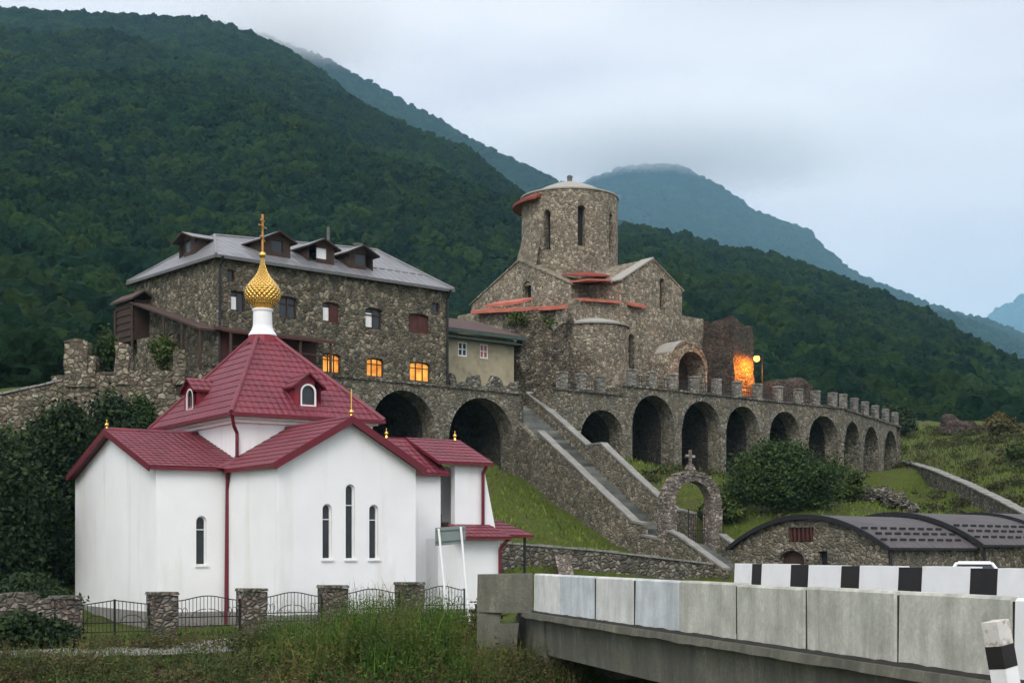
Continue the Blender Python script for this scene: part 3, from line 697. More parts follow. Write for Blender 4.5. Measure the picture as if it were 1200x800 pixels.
# bargeboards and ridge caps
mb = MB()
for a, b in ((CH(-e_, -o_-.02, zF(-e_)-.10), CH(3, -o_-.02, zF(3)-.10)), (CH(6+e_, -o_-.02, zF(6+e_)-.10), CH(3, -o_-.02, zF(3)-.10)),
             (CH(-2.98-o_-.02, 5-e_, zL(5-e_)-.10), CH(-2.98-o_-.02, 10.5, zL(10.5)-.10)), (CH(-2.98-o_-.02, 16.05, zL(16.05)-.10), CH(-2.98-o_-.02, 10.5, zL(10.5)-.10))):
    wc.part('bargeboard', MB().bar(a, b, .05, .27), 'red_trim')
wc.part('ridge_cap', MB().tube(CH(3, -o_, zF(3)), CH(3, 6.5, zF(3)), .09), 'red_tile'); wc.part('ridge_cap', MB().tube(CH(-2.98-o_, 10.5, zL(10.5)), CH(1.2, 10.5, zL(10.5)), .09), 'red_tile')
# upper storey under the great hipped roof
UZ = 5.80; ua, ub, na, nb_ = .3, 7.4, 5.3, 15.4; uc, nc = (ua+ub)/2, (na+nb_)/2; AZ = 9.72
mb = MB(); CH.box(mb, ua+.55, ub-.55, na+.55, nb_-.55, 3.0, UZ-.10); wc.part('wall', mb, 'plaster')
mb = MB(); CH.box(mb, ua+.2, ub-.2, na+.2, nb_-.2, UZ-.22, UZ-.06); CH.box(mb, ua+.38, ub-.38, na+.38, nb_-.38, UZ-.36, UZ-.22); wc.part('cornice', mb, 'white_paint')
mb = MB(); t = .42
C4 = [CH(ua, na, UZ), CH(ub, na, UZ), CH(ub, nb_, UZ), CH(ua, nb_, UZ)]; A4 = [CH(uc-t, nc-t, AZ), CH(uc+t, nc-t, AZ), CH(uc+t, nc+t, AZ), CH(uc-t, nc+t, AZ)]
for i in range(4): mb.slab([C4[i], C4[(i+1) % 4], A4[(i+1) % 4], A4[i]], .10, rows=.42)
wc.part('roof', mb, ['red_tile', 'red_trim'])
for i in range(4): wc.part('ridge_cap', MB().tube(C4[i]+V((0, 0, .02)), A4[i]+V((0, 0, .02)), .10, .10, 8), 'red_tile')
mb = MB()
for i in range(4): mb.bar(C4[i]-V((0, 0, .06)), C4[(i+1) % 4]-V((0, 0, .06)), .14, .14)
wc.part('gutter', mb, 'red_trim')
mb = MB(); mb.lathe(CH(uc, nc, AZ-.25), [(.72, 0), (.66, .25), (.60, .42), (0.3, .43)], 24); wc.part('dome_base', mb, 'red_dormer')
mb = MB(); mb.lathe(CH(uc, nc, AZ+.12), [(.64, 0), (.62, .08), (.50, .26), (.44, .44), (.42, 1.08), (.46, 1.14), (.46, 1.22), (.3, 1.24)], 32); wc.part('dome_neck', mb, 'plaster', smooth=True)
OZ = AZ+1.36
OS = .94; prof = [(.36, -.04), (.42, 0), (.44, .06), (.50, .12), (.64, .22), (.78, .36), (.86, .52), (.885, .68), (.86, .84), (.78, 1.0), (.66, 1.15), (.52, 1.30), (.38, 1.46), (.27, 1.62), (.19, 1.80), (.13, 2.0), (.09, 2.2), (.07, 2.32)]; prof = [(a_*OS, b_) for a_, b_ in prof]
mb = MB(); mb.lathe(CH(uc, nc, OZ), prof, 48, 0, (22, 4.1)); dome = wc.part('onion_dome', mb, 'gold', smooth=True)
top = CH(uc, nc, OZ+2.32)
def ball(c, r): return MB().lathe(c, [(.001, -r)]+[(r*math.cos(R(q)), r*math.sin(R(q))) for q in range(-70, 80, 20)]+[(.001, r)], 14)
wc.part('orb', ball(top+V((0, 0, .12)), .15), 'gold', smooth=True)
mb = MB(); z0 = top+V((0, 0, .2)); cu = CH.u
xd = (CH.u*.72+CH.n*.7).normalized(); mb.bar(z0, z0+V((0, 0, 1.75)), .08); mb.bar(z0+V((0, 0, 1.2))-xd*.42, z0+V((0, 0, 1.2))+xd*.42, .07); mb.bar(z0+V((0, 0, 1.48))-xd*.2, z0+V((0, 0, 1.48))+xd*.2, .065); mb.bar(z0+V((0, 0, .72))-xd*.24, z0+V((0, 0, .56))+xd*.24, .065)
wc.part('cross', mb, 'gold_dark')
# roof dormers
def church_dormer(P, s, zb, w, hh, rise, depth):
    """P(s, z, d)"""
    mb = MB(); h = (s, w*.5, zb+.12, zb+hh*.92+.1, w*.25)
    wall(mb, P, s-w/2, s+w/2, zb-.1, lambda q: zb+hh+rise*(1-abs(q-s)/(w/2)), [h], .1, (s,))
    for k in (-1, 1): mb.poly([P(s+k*w/2, zb-.1, 0), P(s+k*w/2, zb+hh, 0), P(s+k*w/2, zb+hh, depth), P(s+k*w/2, zb-.1, depth)])
    d = wc.part('dormer', mb, 'red_dormer')
    wc.part('window', pane(P, h, .08), 'glass', d); wc.part('window_frame', frame(P, (s, w*.5+.12, zb+.06, zb+hh*.92+.16, w*.28), .02, .07, 0, (), .06), 'white_paint', d)
    mb = MB(); o = .16
    for k in (-1, 1): mb.slab([P(s+k*(w/2+o), zb+hh-rise*o/(w/2)+.05, -.2), P(s+k*(w/2+o), zb+hh-rise*o/(w/2)+.05, depth), P(s, zb+hh+rise+.05, depth), P(s, zb+hh+rise+.05, -.2)], .07, rows=.42)
    wc.part('dormer_roof', mb, ['red_tile', 'red_trim'], d)
church_dormer(CH.front(na+.62), CH.u_at(361, na+.62), UZ+.42, 1.22, .95, .5, 2.2)
church_dormer(CH.left(ua+.55), CH.n_at(223, ua+.55), UZ+.55, 1.5, .95, .5, 1.9)
# right arm, its porch tower and skirt roofs
mb = MB(); wall(mb, CH.front(3), 6, 8.9, -2.35, 3.40); 
mb.poly([CH(8.9, 3, -2.35), CH(8.9, 9, -2.35), CH(8.9, 9, 4.2), CH(8.9, 3, 3.4)])
wc.part('wall', mb, 'plaster')
mb = MB()                      # the upper porch: white pier, back wall and far side round an open bay
CH.box(mb, 9.62, 11.05, 3.0, 3.35, 1.0, 3.86); CH.box(mb, 10.75, 11.05, 3.36, 8.0, 1.0, 3.84); CH.box(mb, 8.92, 10.74, 4.6, 4.9, 1.0, 3.84)
wc.part('porch_pier', mb, 'plaster')
mb = MB(); b0 = [CH(11.06, 3.02, 1.0), CH(11.72, 3.02, 1.0), CH(11.72, 3.35, 1.0), CH(11.06, 3.35, 1.0)]; t0 = [CH(11.06, 3.02, 3.6), CH(11.14, 3.02, 3.6), CH(11.14, 3.35, 3.6), CH(11.06, 3.35, 3.6)]; mb.hexa(b0, t0); wc.part('buttress', mb, 'plaster')
mb = MB(); CH.box(mb, 8.95, 9.6, 3.5, 4.5, .72, 1.35); CH.box(mb, 9.0, 9.3, 3.6, 4.0, 1.36, 1.7); wc.part('porch_step', mb, 'dark_wood')
mb = MB(); wall(mb, CH.front(2.0), 8.2, 11.3, -2.35, .62); mb.poly([CH(8.2, 2, -2.35), CH(8.2, 3, -2.35), CH(8.2, 3, .62), CH(8.2, 2, .62)]); mb.poly([CH(11.3, 2, -2.35), CH(11.3, 8, -2.35), CH(11.3, 8, 1.0), CH(11.3, 2, .62)]); wc.part('wall', mb, 'plaster')
mb = MB(); CH.box(mb, 6.0, 11.36, 1.95, 8, GZC-.5, -2.352); wc.part('plinth', mb, 'plinth')
mb = MB()
mb.slab([CH(6.0, 2.65, 3.42), CH(9.15, 2.65, 3.42), CH(9.15, 5.5, 5.05), CH(6.0, 5.5, 5.05)], .12, rows=.42)
mb.slab([CH(8.55, 2.6, 3.93), CH(11.35, 2.6, 3.93), CH(11.35, 5.5, 5.12), CH(8.55, 5.5, 5.12)], .12, rows=.42)
mb.slab([CH(6.0, 8.5, 3.5), CH(11.35, 8.5, 3.5), CH(11.35, 5.5, 5.12), CH(6.0, 5.5, 5.12)], .12, rows=.42)
wc.part('roof', mb, ['red_tile', 'red_trim'])
mb = MB(); mb.slab([CH(8.75, 1.45, .70), CH(11.55, 1.45, .70), CH(11.35, 2.98, 1.26), CH(9.2, 2.98, 1.26)], .1, rows=.42); wc.part('skirt_roof', mb, ['red_tile', 'red_trim'])
mb = MB(); mb.slab([CH(11.33, 2.5, .80), CH(13.4, 2.5, .80), CH(12.0, 5.6, 2.0), CH(11.33, 5.6, 2.0)], .1, rows=.42); mb.slab([CH(13.4, 2.5, .80), CH(13.4, 8, .80), CH(12.0, 5.6, 2.0)], .1, rows=.42); sr = wc.part('side_canopy', mb, ['red_tile', 'red_trim'])
for n_ in (2.8, 7.6): wc.part('canopy_post', MB().tube(CH(13.1, n_, GZC), CH(13.1, n_, .78), .06), 'iron', sr)
def drain(pts, r=.075): wc.part('drainpipe', MB().path([V(p) for p in pts], r), 'red_trim')
drain([CH(-.10, 4.72, EW-.05), CH(-.10, 4.72, EW-.35), CH(-.02, 4.90, EW-.75), CH(-.10, 4.86, GZC+.05)], .085)
drain([CH(ua+.06, na+.06, UZ-.12), CH(ua+.2, na+.2, UZ-.55), CH(ua+.42, na+.42, UZ-.8), CH(ua+.42, na+.42, 4.0)])
drain([CH(11.0, 2.62, 3.82), CH(10.98, 2.9, 3.5), CH(10.98, 2.9, 1.2)])
drain([CH(11.45, 1.55, .62), CH(11.2, 1.85, .2), CH(11.2, 1.88, GZC)])
def finial(p, r=.09, stem=.15):
    b = ball(p+V((0, 0, r*1.6)), r); b.lathe(p, [(r*.9, -.05), (r*.5, r*.5), (r*.3, r)], 10); b.bar(p+V((0, 0, r*2.5)), p+V((0, 0, r*2.5+stem)), .03)
    wc.part('finial', b, 'gold', smooth=False)
finial(CH(3, -o_+.1, zF(3)+.05), .095, .8); finial(CH(-2.98-o_+.1, 10.5, zL(10.5)+.05)); finial(CH(7.6, 5.5, 5.12)); finial(CH(11.1, 5.5, 5.16))

# ------------------------------------------------------------------ fence in front of the church
FE = Fr(-12.3, 51.0, 33.0)
fz = lambda t_: -2.93+.024*(t_+3.4)
def pier_mesh(root):
    mb = MB(); rough(mb, lambda s, z, d: V((s, d, z)), -.42, .42, -.42, .42, -.5, lambda s, d: 1.40, .2, .035, 2.)
    mb.build('shaft', 'pier_stone', root)
    b = MB(); b.hexa([V((-.47, -.47, 1.395)), V((.47, -.47, 1.395)), V((.47, .47, 1.395)), V((-.47, .47, 1.395))], [V((-.44, -.44, 1.49)), V((.44, -.44, 1.5)), V((.45, .44, 1.49)), V((-.44, .45, 1.5))]); b.build('cap', 'grey_rubble', root)
pier0 = thing('fence_pier', 'square stone pier beside the double iron gate, nearest the left garden wall', 'pier', (0, 0, 0), R(33), 'stone fence piers')
pier_mesh(pier0)
PLAB = ['stone fence pier on the gate side of the dark red drainpipe', 'stone fence pier below the left one of the three front windows, reddish stones',
        'stone fence pier half sunk in the weeds under the tall middle window', 'stone fence pier nearest the two white sign posts']
pier0['label'] = 'stone fence pier closing the garden wall left of the iron gate'
for k, t_ in enumerate((-3.38, 0, 3.36, 6.62, 9.91)):
    o = pier0 if k == 0 else copy_tree(pier0)
    if k: o['label'] = PLAB[k-1]
    p = FE(t_, 0); o.location = (p.x, p.y, fz(t_))
PLAB2 = None
def fence_panel(root, w, gate=False):
    """local x along the panel, centred"""
    mb = MB(); n = int(w/.135); tz = lambda x: 1.0+.17*math.cos(x/(w/2)*math.pi/2)**2
    for z in (.10, .42): mb.bar((-w/2, 0, z), (w/2, 0, z), .035)
    k = 14
    for i in range(k): a, b = -w/2+w*i/k, -w/2+w*(i+1)/k; mb.bar((a, 0, tz(a)), (b, 0, tz(b)), .035)
    for x in (-w/2, w/2): mb.bar((x, 0, -.05), (x, 0, tz(x)+.05), .05)
    mb.build('rail', 'iron', root)
    mb = MB()
    for i in range(1, n):
        x = -w/2+w*i/n; mb.tube((x, 0, .08), (x, 0, tz(x)), .012, .012, 5)
        if i % 2: mb.tube((x, .012, .0), (x, .012, .42), .011, .011, 5)
    mb.build('bar', 'iron', root)
    mb = MB()
    for k in (-1, 1):
        pts = [V((k*w*.02+math.cos(q)*w*.22*(1 if k > 0 else -1), .02, .42+.28*abs(math.sin(q)))) for q in np.linspace(0, math.pi/2, 7)]
        MB().path(pts, .014, 5).build('scroll', 'iron', root)
        for cx in (.34, .42):
            MB().path([V((k*w*cx+.09*math.cos(q), .02, .62+.14*math.sin(q))) for q in np.linspace(-1.5, 3.4, 9)], .011, 5).build('scroll', 'iron', root)
FLAB = ['wrought iron fence panel crossed by the dark red drainpipe', 'wrought iron fence panel just right of the drainpipe bay, half behind tall weeds', 'wrought iron fence panel behind weeds below the three front windows', 'short wrought iron fence panel behind the white sign posts']
for k, (a, b) in enumerate(((.45, 2.9), (3.82, 6.16), (7.06, 9.45), (10.38, 12.4))):
    p = FE((a+b)/2, 0); r_ = thing('iron_fence', FLAB[k], 'fence', (p.x, p.y, fz((a+b)/2)+.12), R(33), 'iron fence panels'); fence_panel(r_, b-a)
p = FE(-1.69, 0); gr = thing('iron_gate', 'black wrought iron double gate between stone wall and first fence pier', 'gate', (p.x, p.y, fz(-1.7)+.08), R(33))
for k in (-1, 1):
    lf = MB(); w = 1.2; n = 9; c0 = k*.61
    tz = lambda x: 1.03+.16*(1-abs(x)/1.22)
    for z in (.10, .42): lf.bar((c0-w/2, 0, z), (c0+w/2, 0, z), .035)
    for i in range(6): a, b = c0-w/2+w*i/6, c0-w/2+w*(i+1)/6; lf.bar((a, 0, tz(a)), (b, 0, tz(b)), .035)
    for x in (c0-w/2, c0+w/2): lf.bar((x, 0, .0), (x, 0, tz(x)+.04), .05)
    for i in range(1, n): x = c0-w/2+w*i/n; lf.tube((x, 0, .08), (x, 0, tz(x)), .012, .012, 5)
    lf.path([V((c0+math.cos(q)*.4, .02, .42+.25*math.sin(q))) for q in np.linspace(0, math.pi, 11)], .013, 5)
    lf.build('gate_leaf', 'iron', gr)
# garden wall to the left of the gate
gw = T('garden_wall', 'low rough stone garden wall with flat cap at the far left', 'wall', FE(-6, 0, -2.95))
mb = MB(); rough(mb, lambda s, z, d: FE(s, d, z), -14, -3.85, -.3, .25, -3.6, lambda s, d: -1.62-.06*math.sin(s*2.1)-.05*math.sin(s*5.3), .3, .07, 5.); gw.part('masonry', mb, 'pier_stone')
mb = MB(); rough(mb, lambda s, z, d: FE(s, d, z), -14, -4.2, .0, .5, -1.8, lambda s, d: -1.34-.05*math.sin(s*3), .35, .04, 8.); gw.part('cap', mb, 'grey_rubble')

# sign with two leaning posts
sg = T('sign_board', 'plain grey green sign board on two leaning white posts before the church', 'sign', at(530, 715, 49.5))
A0, A1 = at(526, 714, 49.3), at(514, 619, 49.6); B0_, B1 = at(551, 714, 49.7), at(540, 617, 50.0)
sg.part('post', MB().tube(A0-V((0, 0, .7)), A1, .042, .042, 8), 'white_paint'); sg.part('post', MB().tube(B0_-V((0, 0, .7)), B1, .042, .042, 8), 'white_paint')
mb = MB(); bc = (A1+B1)/2+V((0.02, .06, -.27)); mb.box(bc, (B1-A1).normalized()*.58, V((0, .015, 0)), V((0, 0, .31))); sb = sg.part('board', mb, 'sign_back')
mb = MB()
for k in (-.3, .3): mb.box(bc+V((0, -.03, k*.62)), (B1-A1).normalized()*.55, V((0, .012, 0)), V((0, 0, .018)))
sg.part('bracket', mb, 'gutter', sb)

# ------------------------------------------------------------------ arcade and terrace
ar = T('stone_arcade', 'long rubble stone arcade of dark arches carrying the monastery terrace', 'arcade', MO(34, 0, 5.8))
def arch(fr, pa, pb, yt, n=0, z0=2.0):
    a, b = fr.u_at(pa, n), fr.u_at(pb, n); sc = (a+b)/2; w = b-a; return (sc, w, z0, zat(yt, fr.depth(sc, n)), w/2)
def arcade_section(fr, s0, s1, top, holes, depth=7.5):
    mb = MB(); P = fr.front(0)
    wall(mb, P, s0, s1, 2.0, top, holes, 1.3, (), nseg=18)
    mb.poly([P(s0, 2, 0), P(s0, 2, 1.3), P(s0, top, 1.3), P(s0, top, 0)]); mb.poly([P(s1, 2, 0), P(s1, 2, 1.3), P(s1, top, 1.3), P(s1, top, 0)])
    ar.part('arcade_wall', mb, 'arcade_stone')
    for h in holes:
        rb = MB(); n_ = max(14, int(h[1]*math.pi/2/.30)); sc, w, z0, z1, rise = h
        for i in range(n_):
            a, b = math.pi*i/n_+.012, math.pi*(i+1)/n_-.012; ri, ro = w/2-.01, w/2+.30+random.uniform(-.05, .06); pd = random.uniform(.02, .05)
            q = lambda t_, r_, d: P(sc-r_*math.cos(t_), z1-rise+r_*math.sin(t_), d)
            rb.hexa([q(a, ri, -pd), q(b, ri, -pd), q(b, ri, .3), q(a, ri, .3)], [q(a, ro, -pd), q(b, ro, -pd), q(b, ro, .3), q(a, ro, .3)])
        ar.part('arch_ring', rb, 'ring_stone')
    if holes:
        mb = MB(); P2 = fr.front(1.3)
        for h in holes:
            h2 = (h[0], h[1]*.985, h[2], h[3]-.05, h[4]*.985); x = hole_ss(h2, 14); o = [(x[0], 2.)]+[(q, hole_top(h2, q)) for q in x]+[(x[-1], 2.)]
            for (a, za), (b, zb_) in zip(o, o[1:]): mb.poly([P2(a, za, 0), P2(b, zb_, 0), P2(b, zb_, depth), P2(a, za, depth)])
            pane(P2, h2, depth, mb)
            ns = [(x[0]*(1-i/6)+x[-1]*i/6) for i in range(7)]
        ar.part('vault', mb, 'vault_shade')
HA = [arch(MO, 435, 510, 457), arch(MO, 526, 602, 466)]
HB = [arch(MO, 680, 731, 480)]
HC = [arch(MO, 741, 790, 463), arch(MO, 799, 845, 470), arch(MO, 851, 890, 476), arch(MO, 902, 937, 482), arch(MO, 948, 982, 487)]
HD = [arch(END, 989, 1008.5, 494), arch(END, 1012, 1030, 499.5), arch(END, 1036, 1051, 504.5)]
TA, TB, TC = 10.32, 10.85, 11.55
arcade_section(MO, -.6, 22.1, TA, HA); arcade_section(MO, 24.75, 31.3, TB, HB); arcade_section(MO, 31.302, 56.3, TC, HC); arcade_section(END, 0, DL, TC-.05, HD)
for fr, a, b, zt in ((MO, -.7, 22.1, TA), (MO, 24.75, 31.3, TB), (MO, 31.25, 56.35, TC), (END, 0.02, DL+.1, TC-.05)):
    k = int((b-a)/.9); mb = MB()
    for i in range(k):
        q0, q1 = a+(b-a)*i/k, a+(b-a)*(i+1)/k-.012; dz = random.uniform(-.012, .018)
        fr.box(mb, q0, q1, -.12+random.uniform(-.02, .02), .5, zt+.003, zt+.15+dz)
    ar.part('coping', mb, 'grey_rubble')
mb = MB(); MO.box(mb, -.6, 22.0, 1.31, 14, TA-.5, TA-.1); MO.box(mb, 24.8, 31.2, 1.31, 30, TB-.5, TB-.1); MO.box(mb, 31.3, 56.2, 1.31, 30, TC-.5, TC-.1); END.box(mb, 0.2, DL, 1.31, 9, TC-.55, TC-.15); MO.box(mb, 22.05, 24.75, 4.2, 30, TA-.5, TA-.11)
ar.part('terrace_deck', mb, 'grey_rubble')
# stone posts along the terrace edge, rails between
posts = [(MO, MO.u_at(p, 0)) for p in (661, 683, 705, 742, 766, 790, 816, 842, 866, 890, 914, 938, 958, 978)]+[(END, END.u_at(p, 0)) for p in (991, 1004, 1016.5, 1028.5, 1040.5, 1051.5)]
pm = None
for i, (fr, s_) in enumerate(posts):
    zt = (TB if (fr is MO and s_ < 31.2) else TC)+.14
    b = MB(); w = .3; fr.box(b, s_-w, s_+w, -.05, .46, zt, zt+1.0+random.uniform(-.05, .05)); 
    b.hexa([fr(s_-w-.05, -.10, zt+1.02), fr(s_+w+.05, -.10, zt+1.02), fr(s_+w+.05, .47, zt+1.02), fr(s_-w-.05, .47, zt+1.02)], [fr(s_-w, -.05, zt+1.13), fr(s_+w, -.05, zt+1.13), fr(s_+w, .42, zt+1.13), fr(s_-w, .42, zt+1.13)])
    ar.part('parapet_post', b, 'post_stone')
for (f0, a), (f1, b) in zip(posts, posts[1:]):
    if f0 is not f1: continue
    zt = (TB if (f0 is MO and a < 31.2) else TC)+.14
    if f0 is MO and a < 31.2 < b: continue
    m_ = MB()
    for z in (.08, .40, .72): m_.bar(f0(a+.3, .18, zt+z), f0(b-.3, .18, zt+z), .04)
    k = int((b-a-.6)/.22)
    for i in range(1, k): q = a+.3+(b-a-.6)*i/k; m_.bar(f0(q, .18, zt+.08), f0(q, .18, zt+.72), .025)
    ar.part('railing', m_, 'iron')
# broken parapet in front of the annex
mb = MB(); rough(mb, lambda s, z, d: MO(s, d, z), 16.3, 21.9, .1, .55, TA+.15, lambda s, d: TA+(.95 if (s*.9) % 1.6 < .8 else .4)+.1*math.sin(s*5.1+1), .3, .08, 3.); ar.part('broken_parapet', mb, 'grey_rubble')

# ------------------------------------------------------------------ residence
rs_ = T('stone_residence', 'three storey rubble stone monastery house with grey hipped roof and dormers', 'house', MO(8, 5, TA))
RW = 16.0; RD = 10.3; RZ0, RZ1 = TA+.16, 16.35
def rh(px, yc, wpx, hpx, rise=.16):
    s = MO.u_at(px, 0); D = MO.depth(s, 0); w = wpx/F*D/(MO.u.x-(px-600)/F*MO.u.y); return (s, w, zat(yc+hpx/2, D), zat(yc-hpx/2, D), rise)
W2 = [rh(279, 353, 17, 24, 0), rh(338, 360, 21, 26), rh(388, 366, 20, 24), rh(438, 373, 20, 25), rh(491, 379, 24, 23)]
W1 = [rh(389, 425.5, 21, 23), rh(440, 430.5, 20, 22), rh(492.5, 435.5, 24, 23)]
SM = [rh(271, 323, 9, 14, 0), rh(511, 360, 9, 11, 0)]
mb = MB(); Pf = MO.front(0.0)
wall(mb, Pf, 0, RW, RZ0, RZ1, W2+W1+SM, .28)
for a, b in (((0, 0), (0, RD)), ((0, RD), (RW, RD)), ((RW, RD), (RW, 0))): mb.poly([MO(*a, RZ0-.3), MO(*b, RZ0-.3), MO(*b, RZ1), MO(*a, RZ1)])
rs_.part('wall', mb, 'house_stone')
for i, h in enumerate(W2+SM):
    big = i < 5
    w = rs_.part('window', pane(Pf, h, .2), 'glass'); rs_.part('window_frame', frame(Pf, h, .18, .075 if big else .05, 1 if big else 0, (.66,) if i in (1, 3) else (), .06), 'red_wood' if i in (2, 4, 5, 6) else 'dark_wood', w)
    if i in (0, 2, 3):      # pale curtain drawn over one side
        h2 = (h[0]-h[1]*.2, h[1]*.36, h[2]+.12, h[3]-.32, 0); rs_.part('curtain', pane(Pf, h2, .185), 'white_paint', w)
    if i in (2, 4):         # closed wooden shutters
        b = MB()
        for k in ((.18,) if i == 2 else (-.24, .24)): pane(Pf, (h[0]+k*h[1], h[1]*(.44 if i == 4 else .5), h[2]+.08, h[3]-.14, 0), .15, b)
        rs_.part('shutter', b, 'red_wood', w)
for h in W1:
    w = rs_.part('window', pane(Pf, h, .2), 'lit_pane', label='window lit warm orange from inside'); rs_.part('window_frame', frame(Pf, h, .18, .07, 2, (.68,), .06), 'dark_wood', w)
# roof
ZE = 16.42; oe = .30; ra, rb = V((2.6, 5.15, 18.75)), V((14.2, 5.15, 19.45))
mr = lambda p: MO(p.x, p.y, p.z)
c = [MO(-oe, -oe, ZE), MO(RW+oe, -oe, ZE), MO(RW+oe, RD+oe, ZE), MO(-oe, RD+oe, ZE)]
mb = MB(); mb.slab([c[0], c[1], mr(rb), mr(ra)], .1); mb.slab([c[1], c[2], mr(rb)], .1); mb.slab([c[2], c[3], mr(ra), mr(rb)], .1); mb.slab([c[3], c[0], mr(ra)], .1)
roof = rs_.part('roof', mb, ['slate_metal', 'gutter'])
mb = MB()
for a, b in ((c[0], mr(ra)), (c[1], mr(rb)), (c[3], mr(ra)), (mr(ra), mr(rb))): mb.tube(a+V((0, 0, .02)), b+V((0, 0, .02)), .08)
rs_.part('ridge_cap', mb, 'slate_metal', roof)
mb = MB()
for i in range(4): mb.bar(c[i]-V((0, 0, .11)), c[(i+1) % 4]-V((0, 0, .11)), .16, .17)
rs_.part('gutter', mb, 'gutter', roof)
mb = MB()
for z_ in (17.3, 17.9):
    q = (z_-ZE)/(19.1-ZE); 
    for i in range(26): s_ = 8.6+i*.58; (i < 13) and rs_.part('snow_guard', MB().box(MO(s_, -oe+(5.15+oe)*q, z_+.10), MO.u*.2, MO.n*.03, V((0, 0, .05))), 'gutter', roof)
def house_dormer(P, s, d0, zb, w, hh, rise, depth, lit):
    mb = MB(); h = (s, w*.42, zb+.25, zb+hh-.05, 0)
    wall(mb, lambda a, z, d: P(a, z, d0+d), s-w/2, s+w/2, zb-.4, lambda q: zb+hh+rise*(1-abs(q-s)/(w/2)), [h], .12, (s,))
    for k in (-1, 1): mb.poly([P(s+k*w/2, zb-.4, d0), P(s+k*w/2, zb+hh, d0), P(s+k*w/2, zb+hh, d0+depth), P(s+k*w/2, zb-.4, d0+depth)])
    d = rs_.part('dormer', mb, 'dark_wood'); P2 = lambda a, z, q: P(a, z, d0+q)
    wn = rs_.part('window', pane(P2, h, .09), 'white_paint' if lit else 'glass', d)
    mb = MB(); o = .28
    for k in (-1, 1): mb.slab([P2(s+k*(w/2+o), zb+hh-rise*o/(w/2)+.06, -.35), P2(s+k*(w/2+o), zb+hh-rise*o/(w/2)+.06, depth), P2(s, zb+hh+rise+.06, depth), P2(s, zb+hh+rise+.06, -.35)], .09)
    rs_.part('dormer_roof', mb, ['slate_metal', 'dark_wood'], d)
for px_, lit in ((325, 0), (377, 1), (423, 0)): house_dormer(Pf, MO.u_at(px_, .8), .8, 17.05, 1.75, .95, .42, 3.2, lit)
Pl = MO.left(0); house_dormer(Pl, MO.n_at(219, .7), .7, 17.2, 1.9, 1.0, .35, 2.8, 0)
# downpipes, pipes and aerials
for s_ in (.05, RW-.08): rs_.part('drainpipe', MB().path([MO(s_, -.45, ZE-.1), MO(s_, -.10, ZE-.6), MO(s_, -.10, RZ0)], .075), 'iron')
p = MO(10.2, 4.6, 18.9); rs_.part('vent_pipe', MB().tube(p, p+V((0, 0, 1.35)), .09), 'gutter', roof)
p = MO(13.0, 4.4, 18.9); mb = MB(); mb.tube(p, p+V((0, 0, 1.7)), .03); mb.bar(p+V((-.5, 0, 1.5)), p+V((.5, 0, 1.55)), .03); mb.bar(p+V((-.3, 0, 1.15)), p+V((.9, 0, 1.05)), .03); rs_.part('aerial', mb, 'iron', roof)
p = MO(12.0, 4.0, 18.85); mb = MB(); mb.lathe(p+V((0, 0, .45)), [(.02, -.1), (.2, -.04), (.34, .06)], 14); mb.tube(p, p+V((0, 0, .4)), .03); rs_.part('satellite_dish', mb, 'pale_cap', roof)
# dark balcony canopy behind the onion dome, covered outside stair on the left wall
mb = MB(); mb.slab([MO(-.3, -1.9, 12.05), MO(6.4, -1.9, 12.05), MO(6.4, -.02, 12.5), MO(-.3, -.02, 12.5)], .14); cn = rs_.part('balcony_canopy', mb, ['dark_wood', 'red_wood'])
mb = MB(); 
for s_ in (-.2, 2, 4.2, 6.2): mb.bar(MO(s_, -1.75, TA), MO(s_, -1.75, 12.0), .14)
mb.bar(MO(-.2, -1.75, 11.2), MO(6.2, -1.75, 11.2), .08); rs_.part('balcony_post', mb, 'dark_wood', cn)
mb = MB(); MO.box(mb, 0, 6.3, -.12, -.02, TA+.2, 12.2); rs_.part('balcony_panel', mb, 'red_wood', cn)
mb = MB(); mb.slab([MO(-1.15, -.1, 12.3), MO(-.02, -.1, 12.3), MO(-.02, 8.6, 14.9), MO(-1.15, 8.6, 14.9)], .12); mb.slab([MO(-1.25, 7.9, 15.05), MO(-1.25, 11.0, 15.05), MO(-.5, 11.0, 15.55), MO(-.5, 7.9, 15.55)], .12); mb.slab([MO(.1, 7.9, 15.2), MO(.1, 11.0, 15.2), MO(-.5, 11.0, 15.55), MO(-.5, 7.9, 15.55)], .12)
pr = rs_.part('stair_roof', mb, ['brown_roof', 'dark_wood'])
mb = MB(); MO.box(mb, -.95, -.03, 8.3, 10.8, 12.6, 15.0); 
for i in range(5): MO.box(mb, -1.01, -.95, 8.35, 10.75, 12.9+i*.42, 13.1+i*.42)
rs_.part('stair_porch', mb, 'dark_wood', pr)
mb = MB(); MO.box(mb, -.85, -.03, 4.5, 8.2, TA-.3, 12.6); rs_.part('stair_wall', mb, 'house_stone', pr)
mb = MB()
for n_ in (0.1, 2.2, 4.4, 8.4, 10.7): mb.bar(MO(-1.05, n_, TA-.3), MO(-1.05, n_, 12.2+(n_*.28 if n_ < 8 else 2.4)), .13)
rs_.part('stair_post', mb, 'dark_wood', pr)

